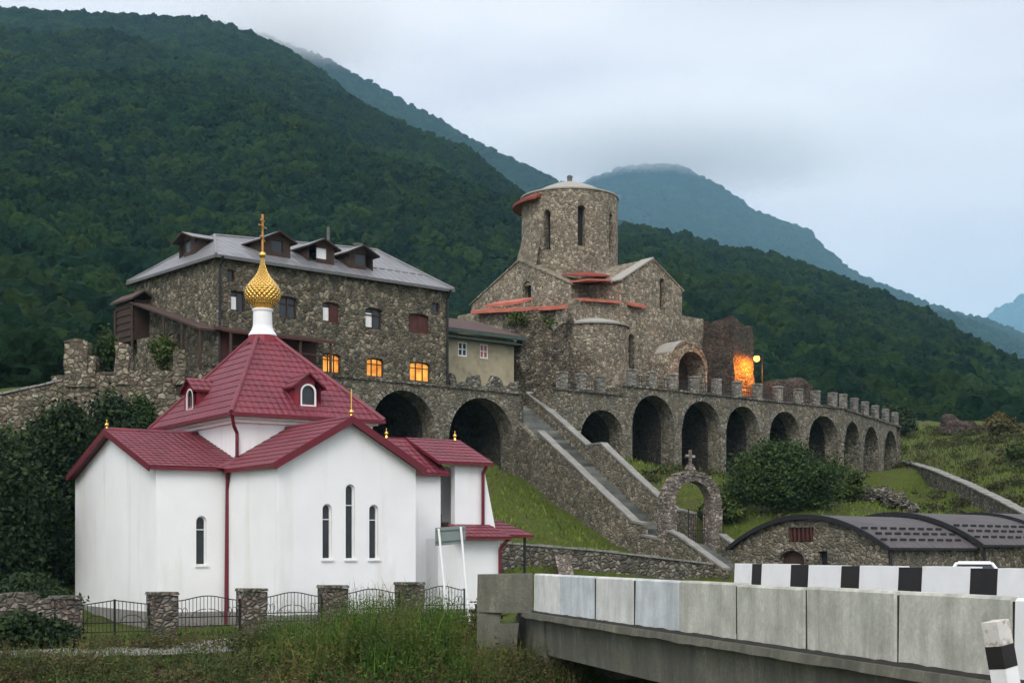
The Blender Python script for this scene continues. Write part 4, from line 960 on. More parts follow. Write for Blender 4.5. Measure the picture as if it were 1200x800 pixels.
# ------------------------------------------------------------------ annex
an = T('plastered_annex', 'pale plastered low annex with brown roof between stone house and ruined bastion', 'house', MO(19, 5, TA))
mb = MB(); Pa = MO.front(3.0)
def ah(px, yc, wpx, hpx):
    s = MO.u_at(px, 3); D = MO.depth(s, 3); return (s, wpx/F*D/.77, zat(yc+hpx/2, D), zat(yc-hpx/2, D), 0)
AH = [ah(542.5, 409, 11, 17), ah(567.5, 411.5, 10, 17), ah(545, 409, 3, 17)][:2]
wall(mb, Pa, RW+.02, 24.0, TA-.2, 14.35, AH, .18); mb.poly([MO(24, 3, TA), MO(24, 8, TA), MO(24, 8, 15.5), MO(24, 3, 14.35)]); an.part('wall', mb, 'pale_wall')
for i, h in enumerate(AH):
    w = an.part('window', pane(Pa, h, .14), 'glass' if i == 0 else 'pink_board'); an.part('window_frame', frame(Pa, h, .13, .09, 1, (.5,), .08), 'white_paint', w)
mb = MB(); mb.slab([MO(RW+.03, 2.3, 14.55), MO(24.4, 2.3, 14.55), MO(24.4, 7.5, 16.2), MO(RW+.03, 7.5, 16.2)], .12); rf = an.part('roof', mb, ['brown_roof', 'brown_roof'])
M['green_metal'] = plain('green_metal', (.045, .075, .06), .5, .3, 3)
mb = MB(); mb.bar(MO(RW+.1, 2.22, 14.36), MO(24.4, 2.22, 14.36), .16, .2); mb.bar(MO(RW+.1, 2.6, 14.0), MO(24.2, 2.6, 14.0), .5, .1); an.part('gutter', mb, 'green_metal', rf)

# ------------------------------------------------------------------ stone church on the terrace
sc_ = T('stone_church', 'unfinished rubble stone church with round domed drum above the arcade', 'church', MO(40, 14, TC))
LB0, LB1, LM, LZ = 31.0, 46.8, 6.5, 18.6
def ch_hole(px, y0, y1, w, n=LM, rise=None):
    s = MO.u_at(px, n); D = MO.depth(s, n); return (s, w, zat(y1, D), zat(y0, D), w/2 if rise is None else rise)
gt = lambda s: (LZ if s < 37.7 or s > 44.3 else 20.65+1.95*(1-abs(s-41)/3.3)) if s < 44.3 or s > 45.2 else LZ+(20.65-LZ)*.0
mb = MB(); Pc = MO.front(LM)
CHH = [ch_hole(776, 326, 364, .55), ch_hole(740, 391, 432, .6), ch_hole(722, 432, 452, .75), ch_hole(769, 430, 456, 1.5)]
wall(mb, Pc, LB0, LB1, TB-.3, gt, CHH, .7, (37.7, 41, 44.3, 45.2))
sc_.part('wall', mb, 'church_stone')
mb = MB(); wall(mb, MO.left(LB0), LM, 18, TB-.3, LZ); mb.poly([MO(LB1, LM, TB), MO(LB1, 20, TB), MO(LB1, 20, LZ), MO(LB1, LM, LZ)]); mb.poly([MO(LB0, 18, TB), MO(LB1, 20, TB), MO(LB1, 20, LZ), MO(LB0, 18, LZ)])
sc_.part('wall', mb, 'church_stone')
mb = MB(); mb.poly([MO(LB0, LM, LZ-.03), MO(LB1, LM, LZ-.03), MO(LB1, 20, LZ-.03), MO(LB0, 18, LZ-.03)]); sc_.part('roof', mb, 'pale_cap')
mb = MB()
for h in CHH: pane(Pc, h, .65, mb)
sc_.part('window', mb, 'iron')
# left arm
LT = 35.9; g3 = lambda m_: 20.55+2.75*(1-abs(m_-16.3)/6.1)
LH = [(MO.n_at(617.5, LT), 1.0, zat(357, 115), zat(329, 115), .5)]
mb = MB(); wall(mb, MO.left(LT), 10.2, 22.4, LZ-.1, g3, LH, .6, (16.3,)); mb.poly([MO(LT, 10.2, LZ-.1), MO(41, 10.2, LZ-.1), MO(41, 10.2, 20.55), MO(LT, 10.2, 20.55)]); mb.poly([MO(LT, 22.4, LZ-4), MO(46, 22.4, LZ-4), MO(46, 22.4, 20.55), MO(LT, 22.4, 20.55)]); mb.poly([MO(LT, 18, TB), MO(LT, 22.4, TB), MO(LT, 22.4, LZ), MO(LT, 18, LZ)])
sc_.part('wall', mb, 'church_stone'); sc_.part('window', pane(MO.left(LT), LH[0], .55), 'iron')
mb = MB(); mb.slab([MO(LT-.1, 10.0, 20.62), MO(45, 10.0, 20.62), MO(45, 16.3, 23.42), MO(LT-.1, 16.3, 23.42)], .12); mb.slab([MO(LT-.1, 22.6, 20.62), MO(45, 22.6, 20.62), MO(45, 16.3, 23.42), MO(LT-.1, 16.3, 23.42)], .12); sc_.part('roof', mb, ['church_stone', 'church_stone'])
# front arm
mb = MB(); 
for s_ in (37.7, 44.3): mb.poly([MO(s_, LM, LZ-.1), MO(s_, 13, LZ-.1), MO(s_, 13, 20.65), MO(s_, LM, 20.65)])
sc_.part('wall', mb, 'church_stone')
mb = MB(); 
for k in (-1, 1): sc_.part('roof', MB().slab([MO(41+k*3.45, LM-.08, 20.62), MO(41+k*3.45, 14, 20.62), MO(41, 14, 22.68), MO(41, LM-.08, 22.68)], .14), ['church_stone', 'church_stone'])
sc_.part('verge_cap', MB().slab([MO(37.5, LM-.12, 20.66), MO(37.5, LM+1.5, 20.66), MO(41, LM+1.2, 22.74), MO(41, LM-.12, 22.74)], .1), ['pale_cap', 'pale_cap'])
# drum: a cylinder wall with tall slit windows
DC = MO(41.0, 15.9); DR = 3.93; Dz0, Dz1 = 21.5, 28.85
base_a = math.atan2(-DC.y, -DC.x)
def Pd(s, z, d): a = base_a+s/DR; r_ = DR-d; return V((DC.x+r_*math.cos(a), DC.y+r_*math.sin(a), z))
DH = []
for px_, yb, yt in ((642.5, 290, 243), (682, 287, 239), (716.5, 290, 243)):
    x = (px_-668.5)/F*118.0; s = DR*math.asin(max(-1, min(1, x/DR)))
    DH.append((s, .62, zat(yb, 114.5), zat(yt, 114.5), .31))
cir = 2*math.pi*DR; DH += [(-cir*.40, .62, DH[0][2], DH[0][3], .31), (cir*.40, .62, DH[0][2], DH[0][3], .31)]
mb = MB(); wall(mb, Pd, -cir/2, cir/2, Dz0, Dz1, DH, .8, (), step=.35); dr = sc_.part('drum', mb, 'church_stone')
mb = MB()
for h in DH: pane(Pd, h, .75, mb)
sc_.part('window', mb, 'iron', dr)
mb = MB(); mb.lathe(V((DC.x, DC.y, 0)), [(DR+.02, Dz1-.02), (DR+.1, Dz1), (DR+.1, Dz1+.12), (3.0, Dz1+.45), (2.2, Dz1+.85), (1.2, Dz1+1.25), (.25, Dz1+1.45), (.0, Dz1+1.47)], 40); dm = sc_.part('dome', mb, 'pale_cap', dr, smooth=False)
sc_.part('finial', MB().lathe(V((DC.x, DC.y, Dz1+1.42)), [(.22, 0), (.2, .3), (.26, .5), (.12, .62), (.0, .64)], 12), 'gutter', dr)
# ragged red eave that survives on the left half of the drum
mb = MB()
def ring(a, r_, z): return V((DC.x+r_*math.cos(a), DC.y+r_*math.sin(a), z))
A_l = [base_a-R(35+8*i) for i in range(16)]
for a, b in zip(A_l, A_l[1:]):
    ro = DR+.75; mb.hexa([ring(a, DR-.1, Dz1-.35), ring(a, ro, Dz1-.75), ring(b, ro, Dz1-.75), ring(b, DR-.1, Dz1-.35)], [ring(a, DR-.1, Dz1-.12), ring(a, ro, Dz1-.55), ring(b, ro, Dz1-.55), ring(b, DR-.1, Dz1-.12)])
sc_.part('eave', mb, 'rust_board', dr)
# cone-shaped skirt of masonry at the foot of the drum on the left
mb = MB()
for a, b in zip(A_l, A_l[1:]): mb.poly([ring(a, DR+1.1, 21.2), ring(b, DR+1.1, 21.2), ring(b, DR, 25.5), ring(a, DR, 25.5)])
sc_.part('drum_skirt', mb, 'church_stone', dr)
# apse with pale conical cap
AC = MO(35.0, LM+.3); AR = 2.55; abase = math.atan2(-AC.y, -AC.x); acir = 2*math.pi*AR
def Pq(s, z, d): a = abase+s/AR; return V((AC.x+(AR-d)*math.cos(a), AC.y+(AR-d)*math.sin(a), z))
xh = (657.5-(600+F*AC.x/AC.y))/F*AC.y; AHh = [(AR*math.asin(max(-.97, xh/AR)), .62, zat(432, 106), zat(386, 106), .31)]
mb = MB(); wall(mb, Pq, -acir/2, acir/2, TB-.2, 16.75, AHh, .6, (), step=.3); ap = sc_.part('apse', mb, 'church_stone'); sc_.part('window', pane(Pq, AHh[0], .55), 'iron', ap)
sc_.part('apse_roof', MB().lathe(V((AC.x, AC.y, 0)), [(AR+.16, 16.7), (AR+.18, 16.82), (1.7, 17.15), (.9, 17.35), (0.01, 17.42)], 30), 'pale_cap', ap)
# arched porch in front
PM = 4.4; pa, pb = MO.u_at(783, PM), MO.u_at(829, PM); pc_ = (pa+pb)/2; pr_ = (pb-pa)/2; pz = 16.05
ptop = lambda s: pz-pr_+math.sqrt(max(0, pr_*pr_-(s-pc_)**2))
PH = [(MO.u_at(811, PM), 3.05, TC-.2, zat(411, MO.depth(pc_, PM)), 1.52)]
mb = MB(); wall(mb, MO.front(PM), pa, pb, TC-.2, ptop, PH, 1.9, [pc_-pr_*math.cos(math.pi*i/16) for i in range(17)])
sc_.part('porch', mb, 'church_stone')
mb = MB(); ts = [pc_-pr_*math.cos(math.pi*i/16) for i in range(17)]
for a, b in zip(ts, ts[1:]): mb.hexa([MO(a, PM-.06, ptop(a)), MO(b, PM-.06, ptop(b)), MO(b, LM, ptop(b)), MO(a, LM, ptop(a))], [MO(a, PM-.06, ptop(a)+.16), MO(b, PM-.06, ptop(b)+.16), MO(b, LM, ptop(b)+.16), MO(a, LM, ptop(a)+.16)])
for s_ in (pa, pb): mb.poly([MO(s_, PM, TC-.2), MO(s_, LM, TC-.2), MO(s_, LM, ptop(s_)), MO(s_, PM, ptop(s_))])
sc_.part('porch_roof', mb, 'church_stone')
mb = MB()
for a, b in list(zip(ts, ts[1:]))[3:7]: mb.hexa([MO(a, PM-.1, ptop(a)+.163), MO(b, PM-.1, ptop(b)+.163), MO(b, LM-.3, ptop(b)+.163), MO(a, LM-.3, ptop(a)+.163)], [MO(a, PM-.1, ptop(a)+.24), MO(b, PM-.1, ptop(b)+.24), MO(b, LM-.3, ptop(b)+.24), MO(a, LM-.3, ptop(a)+.24)])
sc_.part('porch_cap', mb, 'pale_cap')
sc_.part('doorway', pane(MO.front(PM), PH[0], 1.85), 'dark_wood')
# loose red roofing boards
def board(name, pts, th, mat, label=None):
    b = MB(); b.slab([V(p) for p in pts], th); sc_.part(name, b, [mat, mat], label=label)
board('roofing_sheet', [MO(30.3, 6.2, 17.75), MO(31.9, 6.2, 18.05), MO(31.9, 15.5, 18.95), MO(30.3, 15.5, 18.65)], .26, 'pink_board')
board('roofing_sheet', [MO(30.9, 10.5, 18.75), MO(32.2, 10.5, 19.2), MO(32.2, 14.5, 19.4), MO(30.9, 14.5, 19.0)], .2, 'pink_board')
board('roofing_sheet', [MO(35.2, 7.6, 20.55), MO(39.7, 7.4, 20.95), MO(40.2, 11.0, 21.5), MO(36.2, 11.2, 20.95)], .13, 'pink_board')
board('roofing_sheet', [MO(36.6, 9.2, 21.25), MO(39.3, 9.0, 21.5), MO(39.6, 12.2, 22.3), MO(36.8, 12.2, 21.75)], .12, 'rust_board')
board('roofing_sheet', [MO(33.4, 6.2, 18.72), MO(37.3, 6.2, 18.95), MO(37.3, 8.5, 19.1), MO(33.4, 8.5, 18.9)], .22, 'pink_board')
board('roofing_sheet', [MO(38.2, 6.1, 18.85), MO(39.9, 6.1, 18.85), MO(39.9, 6.5, 19.0), MO(38.2, 6.5, 19.0)], .2, 'pink_board')

# ------------------------------------------------------------------ ruins on the terrace
bt = T('ruined_bastion', 'squat ruined round bastion of brown stone overgrown above the stair top', 'ruin', MO(28, 5, TB))
BC = MO(28.0, 5.2); mb = MB()
for k in range(24):
    for j in range(16):
        def q(kk, jj):
            a = kk*2*math.pi/24; top_ = 16.2+.6*math.sin(3*a+1)+.35*math.sin(7*a); z = 9.9+(top_-9.9)*jj/16
            p = V((BC.x+2.35*math.cos(a), BC.y+2.35*math.sin(a), z)); return p+V((math.cos(a), math.sin(a), .2))*(nz(p, .9, 3.)*.42+nz(p, 2.3, 8.)*.2)
        mb.poly([q(k, j), q(k+1, j), q(k+1, j+1), q(k, j+1)])
bt.part('masonry', mb, 'bastion_stone')
mb = MB(); rough(mb, lambda s, z, d: MO(s, d, z), 24.4, 27, 2.6, 6.2, 9.8, lambda s, d: 15.0+.5*math.sin(s*2)+.4*math.sin(d*3), .45, .22, 7.); bt.part('buttress', mb, 'bastion_stone')
mb = MB(); mb.bar(MO(27.0, 2.75, 12.4), MO(27.3, 2.75, 14.4), .06); mb.bar(MO(26.8, 2.75, 13.9), MO(27.7, 2.75, 13.9), .06); bt.part('metal_cross', mb, 'gutter')
v = leaves([(BC.x-1.3, BC.y-2, 16.1, .9, .9, .5), (BC.x+.6, BC.y-2.2, 15.9, .8, .6, .4), (BC.x-1.9, BC.y-1.4, 13.2, .4, .4, 1.6)], 900, .12); o = raw_mesh('ivy', v-np.array(bt.loc), 0, 4, ['leaf_olive'], bt.o)
tw = T('ruined_tower', 'tall broken brown brick tower beside the church porch, lit orange by a lamp', 'ruin', MO(47.6, 4.6, TC))
mb = MB(); rough(mb, lambda s, z, d: MO(s, 3.0+d, z), 46.35, 48.7, 0, 3.2, TC-.3, lambda s, d: 18.15-.5*(s-46.3)/2.4+.14*math.sin(s*2.6)+.1*math.sin(d*2), .35, .12, 11.); tw.part('masonry', mb, 'ruin_stone')
mb = MB(); rough(mb, lambda s, z, d: MO(s, 3.2+d, z), 48.6, 49.6, 0, 2.2, TC-.3, lambda s, d: 13.9-.9*(s-48.6), .35, .15, 13.); tw.part('buttress', mb, 'ruin_stone')
rw = T('ruined_wall', 'broken brown masonry wall on the terrace right of the glowing lamp', 'ruin', MO(57, 7, TC))
ra_, rb_ = MO.u_at(905, 7), MO.u_at(953, 7)
mb = MB(); rough(mb, lambda s, z, d: MO(s, 7+d, z), ra_, rb_, 0, 1.6, TC-.4, lambda s, d: 14.7+.22*math.sin(s*1.5)+.1*math.sin(s*3.3)-(.6 if s < ra_+.9 else 0), .4, .15, 17.); rw.part('masonry', mb, 'ruin_stone')
# lamp
Lp = MO(47.85, 1.95); Lz = zat(420, Lp.y); lm = T('terrace_lamp', 'glowing orange lamp on a thin pole before the ruined tower', 'lamp', V((Lp.x, Lp.y, TC)))
mb = MB(); mb.tube(V((Lp.x+.5, Lp.y+.35, TC-.2)), V((Lp.x+.5, Lp.y+.35, Lz+.35)), .06, .045); mb.path([V((Lp.x+.5, Lp.y+.35, Lz+.35)), V((Lp.x+.2, Lp.y+.1, Lz+.42)), V((Lp.x, Lp.y, Lz+.32))], .035); lm.part('pole', mb, 'iron')
lm.part('bulb', ball(V((Lp.x, Lp.y, Lz)), .24), 'lamp_glow', smooth=True)
mb = MB(); mb.lathe(V((Lp.x, Lp.y, Lz+.14)), [(.28, 0), (.2, .1), (.06, .2)], 14); lm.part('shade', mb, 'iron')
ld = bpy.data.lights.new('lamp_light', 'SPOT'); ld.energy = 2600; ld.color = (1., .29, .022); ld.shadow_soft_size = .15; ld.spot_size = R(178); ld.spot_blend = 1.
lo = bpy.data.objects.new('lamp_light', ld); COL.objects.link(lo); lo.parent = lm.o; lo.location = V((Lp.x, Lp.y-.05, Lz-.24))-lm.loc
lo.rotation_euler = (MO.n*.9+V((0, 0, -.85))-MO.u*.15).to_track_quat('-Z', 'Y').to_euler()
# ------------------------------------------------------------------ stairs and gate
sp = T('stone_staircase', 'long straight stone staircase with grey copings climbing to the terrace', 'staircase', ST0+SD*14+V((0, 0, .4)))
SWD = 2.1
def stz(s):
    K = [(-4.2, 10.3), (-3.8, 10.3), (0, 8.35), (13.2, .95), (16.8, .45), (21.5, -1.62)]
    for (a, za), (b, zb_) in zip(K, K[1:]):
        if s <= b: return za+(zb_-za)*(s-a)/(b-a)
    return K[-1][1]
SP = lambda s, w, z: V((ST0.x, ST0.y, 0))+SD*s+SW*w+V((0, 0, z))
mb = MB(); s = -4.2
while s < 21.4:
    e = s+.42; z = stz(s+.21); mb.hexa([SP(s, 0.02, z-1.2), SP(e, .02, z-1.2), SP(e, SWD-.02, z-1.2), SP(s, SWD-.02, z-1.2)], [SP(s, 0.02, z), SP(e, .02, z), SP(e, SWD-.02, z), SP(s, SWD-.02, z)]); s = e
sp.part('steps', mb, 'stair_step')
def side(s0, s1, w0, w1, h, zb_, name, mat='arcade_stone', capw=.05, caph=.12, hf=None):
    hf = hf or (lambda q: stz(q)+h); mb = MB(); cb = MB(); k = max(1, int((s1-s0)/.8)); 
    for i in range(k):
        a, b = s0+(s1-s0)*i/k, s0+(s1-s0)*(i+1)/k; za, zc = hf(a), hf(b); jz = random.uniform(-.02, .02)
        mb.hexa([SP(a, w0, zb_(a)), SP(b, w0, zb_(b)), SP(b, w1, zb_(b)), SP(a, w1, zb_(a))], [SP(a, w0, za), SP(b, w0, zc), SP(b, w1, zc), SP(a, w1, za)])
        cb.hexa([SP(a, w0-capw, za+.003), SP(b, w0-capw, zc+.003), SP(b, w1+capw, zc+.003), SP(a, w1+capw, za+.003)], [SP(a+.01, w0-capw, za+caph+jz), SP(b-.01, w0-capw, zc+caph+jz), SP(b-.01, w1+capw, zc+caph+jz), SP(a+.01, w1+capw, za+caph+jz)])
    o = sp.part(name, mb, mat); sp.part('coping', cb, 'coping', o)
side(2.6, 14.0, -.45, 0, .78, lambda q: stz(q)-4.8, 'side_wall')
side(14.02, 16.28, -.44, -.01, .12, lambda q: stz(q)-3.5, 'side_wall')
side(16.3, 21.4, -.40, 0, .70, lambda q: stz(q)-2.5, 'side_wall')
farh = lambda q: stz(q)+.85 if q < 4.3 else (stz(4.3)+.85 if q < 6.1 else min(stz(4.3)+.85, stz(q)+1.75-.02*(q-6)))
side(-4.0, 15.2, SWD, SWD+.42, 0, lambda q: stz(q)-3.2, 'far_parapet', hf=farh)
side(17.2, 21.4, SWD+.5, SWD+.9, .70, lambda q: stz(q)-2.2, 'far_parapet')
# slot walls through the arcade, upper side wall hugging the pier
mb = MB()
for w_, a, b in ((-.02, -4.2, .1),):
    mb.poly([SP(a, w_, 2), SP(b, w_, 2), SP(b, w_, TA), SP(a, w_, TA)])
mb.hexa([SP(.15, -.45, 2), SP(2.62, -.45, 2), SP(2.62, -.0, 2), SP(.15, 0, 2)], [SP(.15, -.45, stz(0)+.1), SP(2.62, -.45, stz(2.6)+.1), SP(2.62, 0, stz(2.6)+.1), SP(.15, 0, stz(0)+.1)])
sp.part('slot_wall', mb, 'arcade_stone')
# arched stone gate over the stair
gc = SP(16.0, SWD/2+.42, 0); GF_ = Fr(gc.x, gc.y, 30.0); GZ0 = stz(16.0)-.25
ga = T('gate_arch', 'free standing round stone gate arch with small cross on the stairs', 'gate', V((gc.x, gc.y, GZ0)))
gtop = zat(552, gc.y); go_ = 1.88; gi_ = 1.27; gsp = gtop-go_
Pg = lambda s, z, d: GF_(s, d-.35, z)
def gat(s): return gsp+math.sqrt(max(0, go_*go_-s*s)) if abs(s) < go_ else gsp
GH = [(0, 2*gi_, GZ0-.6, gsp+gi_+.05, gi_)]
mb = MB(); bk = [go_*-math.cos(math.pi*i/20) for i in range(21)]
wall(mb, Pg, -go_, go_, GZ0-1.5, gat, GH, .7, bk, nseg=18)
for k in (-1, 1): rough(mb, lambda s, z, d: Pg(s, z, d), k*1.58-.36, k*1.58+.36, -.08, .8, GZ0-2.2, lambda s, d: gsp-.2, .3, .05, 31.+k)
wall(mb, lambda s, z, d: Pg(s, z, .7-d), -go_, go_, GZ0-1.5, gat, GH, .0, bk, nseg=18)
for a, b in zip(bk, bk[1:]): mb.poly([Pg(a, gat(a), 0), Pg(b, gat(b), 0), Pg(b, gat(b), .7), Pg(a, gat(a), .7)])
for s_ in (-go_, go_): mb.poly([Pg(s_, GZ0-1.5, 0), Pg(s_, GZ0-1.5, .7), Pg(s_, gsp, .7), Pg(s_, gsp, 0)])
ga.part('arch', mb, 'gate_stone')
mb = MB(); n_ = 22
for i in range(n_):
    a, b = math.pi*i/n_, math.pi*(i+.9)/n_; ro = go_+.05+random.uniform(-.04, .04); ri = go_-.25
    q = lambda t_, r_, d: Pg(-r_*math.cos(t_), gsp+r_*math.sin(t_), d)
    mb.hexa([q(a, ri, -.06), q(b, ri, -.06), q(b, ri, .76), q(a, ri, .76)], [q(a, ro, -.06), q(b, ro, -.06), q(b, ro, .76), q(a, ro, .76)])
ga.part('voussoir_ring', mb, 'gate_stone')
mb = MB()
for k in (-1, 1):
    mb.box(Pg(k*(go_+gi_)/2, gsp-.1, .35), GF_.u*.31, GF_.n*.42, V((0, 0, .07)))
ga.part('impost', mb, 'gate_stone')
mb = MB(); p = Pg(0, gtop+.1, .35); mb.hexa([p+GF_.u*a*.25+GF_.n*b*.2 for a, b in ((-1, -1), (1, -1), (1, 1), (-1, 1))], [p+GF_.u*a*.12+GF_.n*b*.12+V((0, 0, .3)) for a, b in ((-1, -1), (1, -1), (1, 1), (-1, 1))])
mb.bar(p+V((0, 0, .3)), p+V((0, 0, 1.1)), .17); mb.bar(p+V((0, 0, .75))-GF_.u*.3, p+V((0, 0, .75))+GF_.u*.3, .16); ga.part('cross', mb, 'gate_stone')
mb = MB()
for i in range(9): x = gi_*(.02+.98*i/8); mb.tube(Pg(x, GZ0+.1, .5), Pg(x, GZ0+1.9, .5), .014, .014, 5)
for z_ in (.15, 1.0, 1.85): mb.bar(Pg(.02, GZ0+z_, .5), Pg(gi_, GZ0+z_, .5), .035)
mb.bar(Pg(.0, GZ0, .5), Pg(0, GZ0+2.2, .5), .06); ga.part('iron_leaf', mb, 'iron')

# ------------------------------------------------------------------ loose standing walls
def line_wall(name, label, pts, th, zb, mat, step=.45, amp=.08, seed=0, coping=None, cat='wall'):
    """pts: (x, y, ztop) along the wall"""
    P_ = [V(p) for p in pts]; d = [0]
    for a, b in zip(P_, P_[1:]): d.append(d[-1]+math.hypot(b.x-a.x, b.y-a.y))
    def cen(s):
        k = max(0, min(len(P_)-2, max([j for j in range(len(d)-1) if d[j] <= s+1e-6] or [0]))); q = (s-d[k])/(d[k+1]-d[k]); return P_[k].lerp(P_[k+1], q), (P_[k+1]-P_[k]).to_2d().normalized()
    def P(s, z, dd):
        c_, t_ = cen(s); return V((c_.x-t_.y*dd, c_.y+t_.x*dd, z))
    t = T(name, label, cat, V((P_[0].x, P_[0].y, zb(0))))
    mb = MB(); k = max(1, int(d[-1]/step)); nzz = 7
    tops = lambda s: cen(s)[0].z
    def J(s, d_, kk): 
        z = zb(s)+(tops(s)-zb(s))*kk/nzz; p = P(s, z, d_); return p+V((nz(p, 1.3, seed), nz(p, 1.3, seed+3), nz(p, 1.3, seed+7)))*amp
    ss = [d[-1]*i/k for i in range(k+1)]
    for a, b in zip(ss, ss[1:]):
        for kk in range(nzz):
            mb.poly([J(a, 0, kk), J(b, 0, kk), J(b, 0, kk+1), J(a, 0, kk+1)]); mb.poly([J(b, th, kk), J(a, th, kk), J(a, th, kk+1), J(b, th, kk+1)])
        mb.poly([J(a, 0, nzz), J(b, 0, nzz), J(b, th, nzz), J(a, th, nzz)])
    for s in (0, d[-1]):
        for kk in range(nzz): mb.poly([J(s, 0, kk), J(s, th, kk), J(s, th, kk+1), J(s, 0, kk+1)])
    t.part('masonry', mb, mat)
    if coping:
        cb = MB()
        for a, b in zip(ss, ss[1:]):
            jz = random.uniform(-.03, .03); ta, tb = tops(a), tops(b); e = .02
            cb.hexa([P(a+e, ta+.02, -.08), P(b-e, tb+.02, -.08), P(b-e, tb+.02, th+.08), P(a+e, ta+.02, th+.08)], [P(a+e, ta+.13+jz, -.08), P(b-e, tb+.13+jz, -.08), P(b-e, tb+.13+jz, th+.08), P(a+e, ta+.13+jz, th+.08)])
        t.part('coping', cb, coping)
    return t, P
a1, a2, a3 = at(588, 637, 71.6), at(700, 646, 73.8), at(836, 662, 76.2)
line_wall('retaining_wall', 'low grey rubble retaining wall at the foot of the grass slope', [(a1.x-6, a1.y-3.2, a1.z+.2), tuple(a1), tuple(a2), tuple(a3)], .5, lambda s: -2.4, 'grey_rubble', seed=2, coping='coping')
b1 = at(655, 649, 72.4); bb = T('wall_buttress', 'leaning pale stone buttress against the low grey retaining wall', 'buttress', V((b1.x, b1.y, -2)))
mb = MB(); x0, x1 = at(650, 651, 72.2), at(667, 651, 72.2); mb.hexa([V((x0.x+.4, 71.2, -2)), V((x1.x+.45, 71.2, -2)), V((x1.x+.3, 72.9, -2)), V((x0.x+.2, 72.9, -2))], [V((x0.x, 72.1, -.08)), V((x1.x, 72.1, -.1)), V((x1.x, 72.9, -.1)), V((x0.x, 72.9, -.08))]); bb.part('masonry', mb, 'gate_stone')
l0 = (-34.5, 79.2, zat(470, 79)); 
lw, _ = line_wall('terrace_wall', 'tall tan rubble wall with ragged pillars left of the stone house', [(-24.9, 78.3, zat(440, 78.3)), (-20.5, 78.2, zat(434, 78.2)), (-16.6, 78.9, zat(437, 79))], .7, lambda s: 0.6, 'wall_stone', seed=4)
for (pa_, pb_, yt, yb) in ((76, 103, 399, 440), (135, 152, 402, 438), (203, 218, 408, 438), (103, 112, 414, 440)):
    A = at(pa_, yb, 78.2); B = at(pb_, yt, 78.2); mb = MB()
    rough(mb, lambda s, z, d: V((s, 78.2+d, z)), A.x, B.x, -.1, .75, A.z-.6, lambda s, d: B.z-.12*math.sin(s*3), .3, .07, pa_*.1); lw.part('pillar', mb, 'wall_stone')
line_wall('sloping_wall', 'stone wall with pale coping sloping down at the left edge', [(-36, 77.6, zat(487, 77.6)), tuple(at(0, 463, 78)), tuple(at(74, 446.5, 78.3))], .7, lambda s: 0.6, 'wall_stone', seed=6, coping='coping')
line_wall('hillside_wall', 'long rubble wall running down the grassy hill right of the arcade', [tuple(at(1057, 541, 131)), tuple(at(1090, 551, 120)), tuple(at(1130, 568, 109)), tuple(at(1165, 585, 101)), tuple(at(1205, 606, 93.5)), (35, 86, .8)], .6, lambda s: max(-1, 5.2-.13*s), 'grey_rubble', seed=9, coping='coping')
rbw = T('rubble_bank', 'low tumbled dry stone bank in the grass behind the vaulted roofs', 'wall', at(1010, 600, 92))
mb = MB(); q0, q1 = at(985, 592, 93), at(1066, 606, 88)
for i in range(120):
    p = q0.lerp(q1, random.random())+V((random.uniform(-.3, .3), random.uniform(-.6, .6), 0)); p.z = gz(p.x, p.y)+random.uniform(-.1, .75); r_ = random.uniform(.14, .34)
    ax = V((random.uniform(-1, 1), random.uniform(-1, 1), random.uniform(-.4, .4))).normalized(); ay = ax.cross(V((0, 0, 1))).normalized(); az = ax.cross(ay)
    mb.box(p, ax*r_, ay*r_*random.uniform(.6, .9), az*r_*random.uniform(.5, .8))
rbw.part('stones', mb, 'grey_rubble')
rr = T('hill_ruin', 'tumbled reddish stone ruin on the grass hill at right', 'ruin', at(1135, 515, 150))
p0 = at(1106, 516, 150); mb = MB(); rough(mb, lambda s, z, d: V((p0.x+s, 149+d, z)), 0, 4.8, 0, 2, 11.4, lambda s, d: 13.75+.4*math.sin(s*1.1+.6)+.2*math.sin(s*3)-.12*s, .4, .25, 21.); rr.part('masonry', mb, 'ruin_stone')
mb = MB()
for i in range(70):
    p = V((p0.x+random.uniform(-1, 8), 148+random.uniform(-1.2, 2), 0)); p.z = gz(p.x, p.y)+random.uniform(0, .5); r_ = random.uniform(.15, .4)
    ax = V((random.uniform(-1, 1), random.uniform(-1, 1), random.uniform(-.4, .4))).normalized(); ay = ax.cross(V((0, 0, 1))).normalized(); mb.box(p, ax*r_, ay*r_*.8, ax.cross(ay)*r_*.7)
rr.part('rubble', mb, 'ruin_stone')

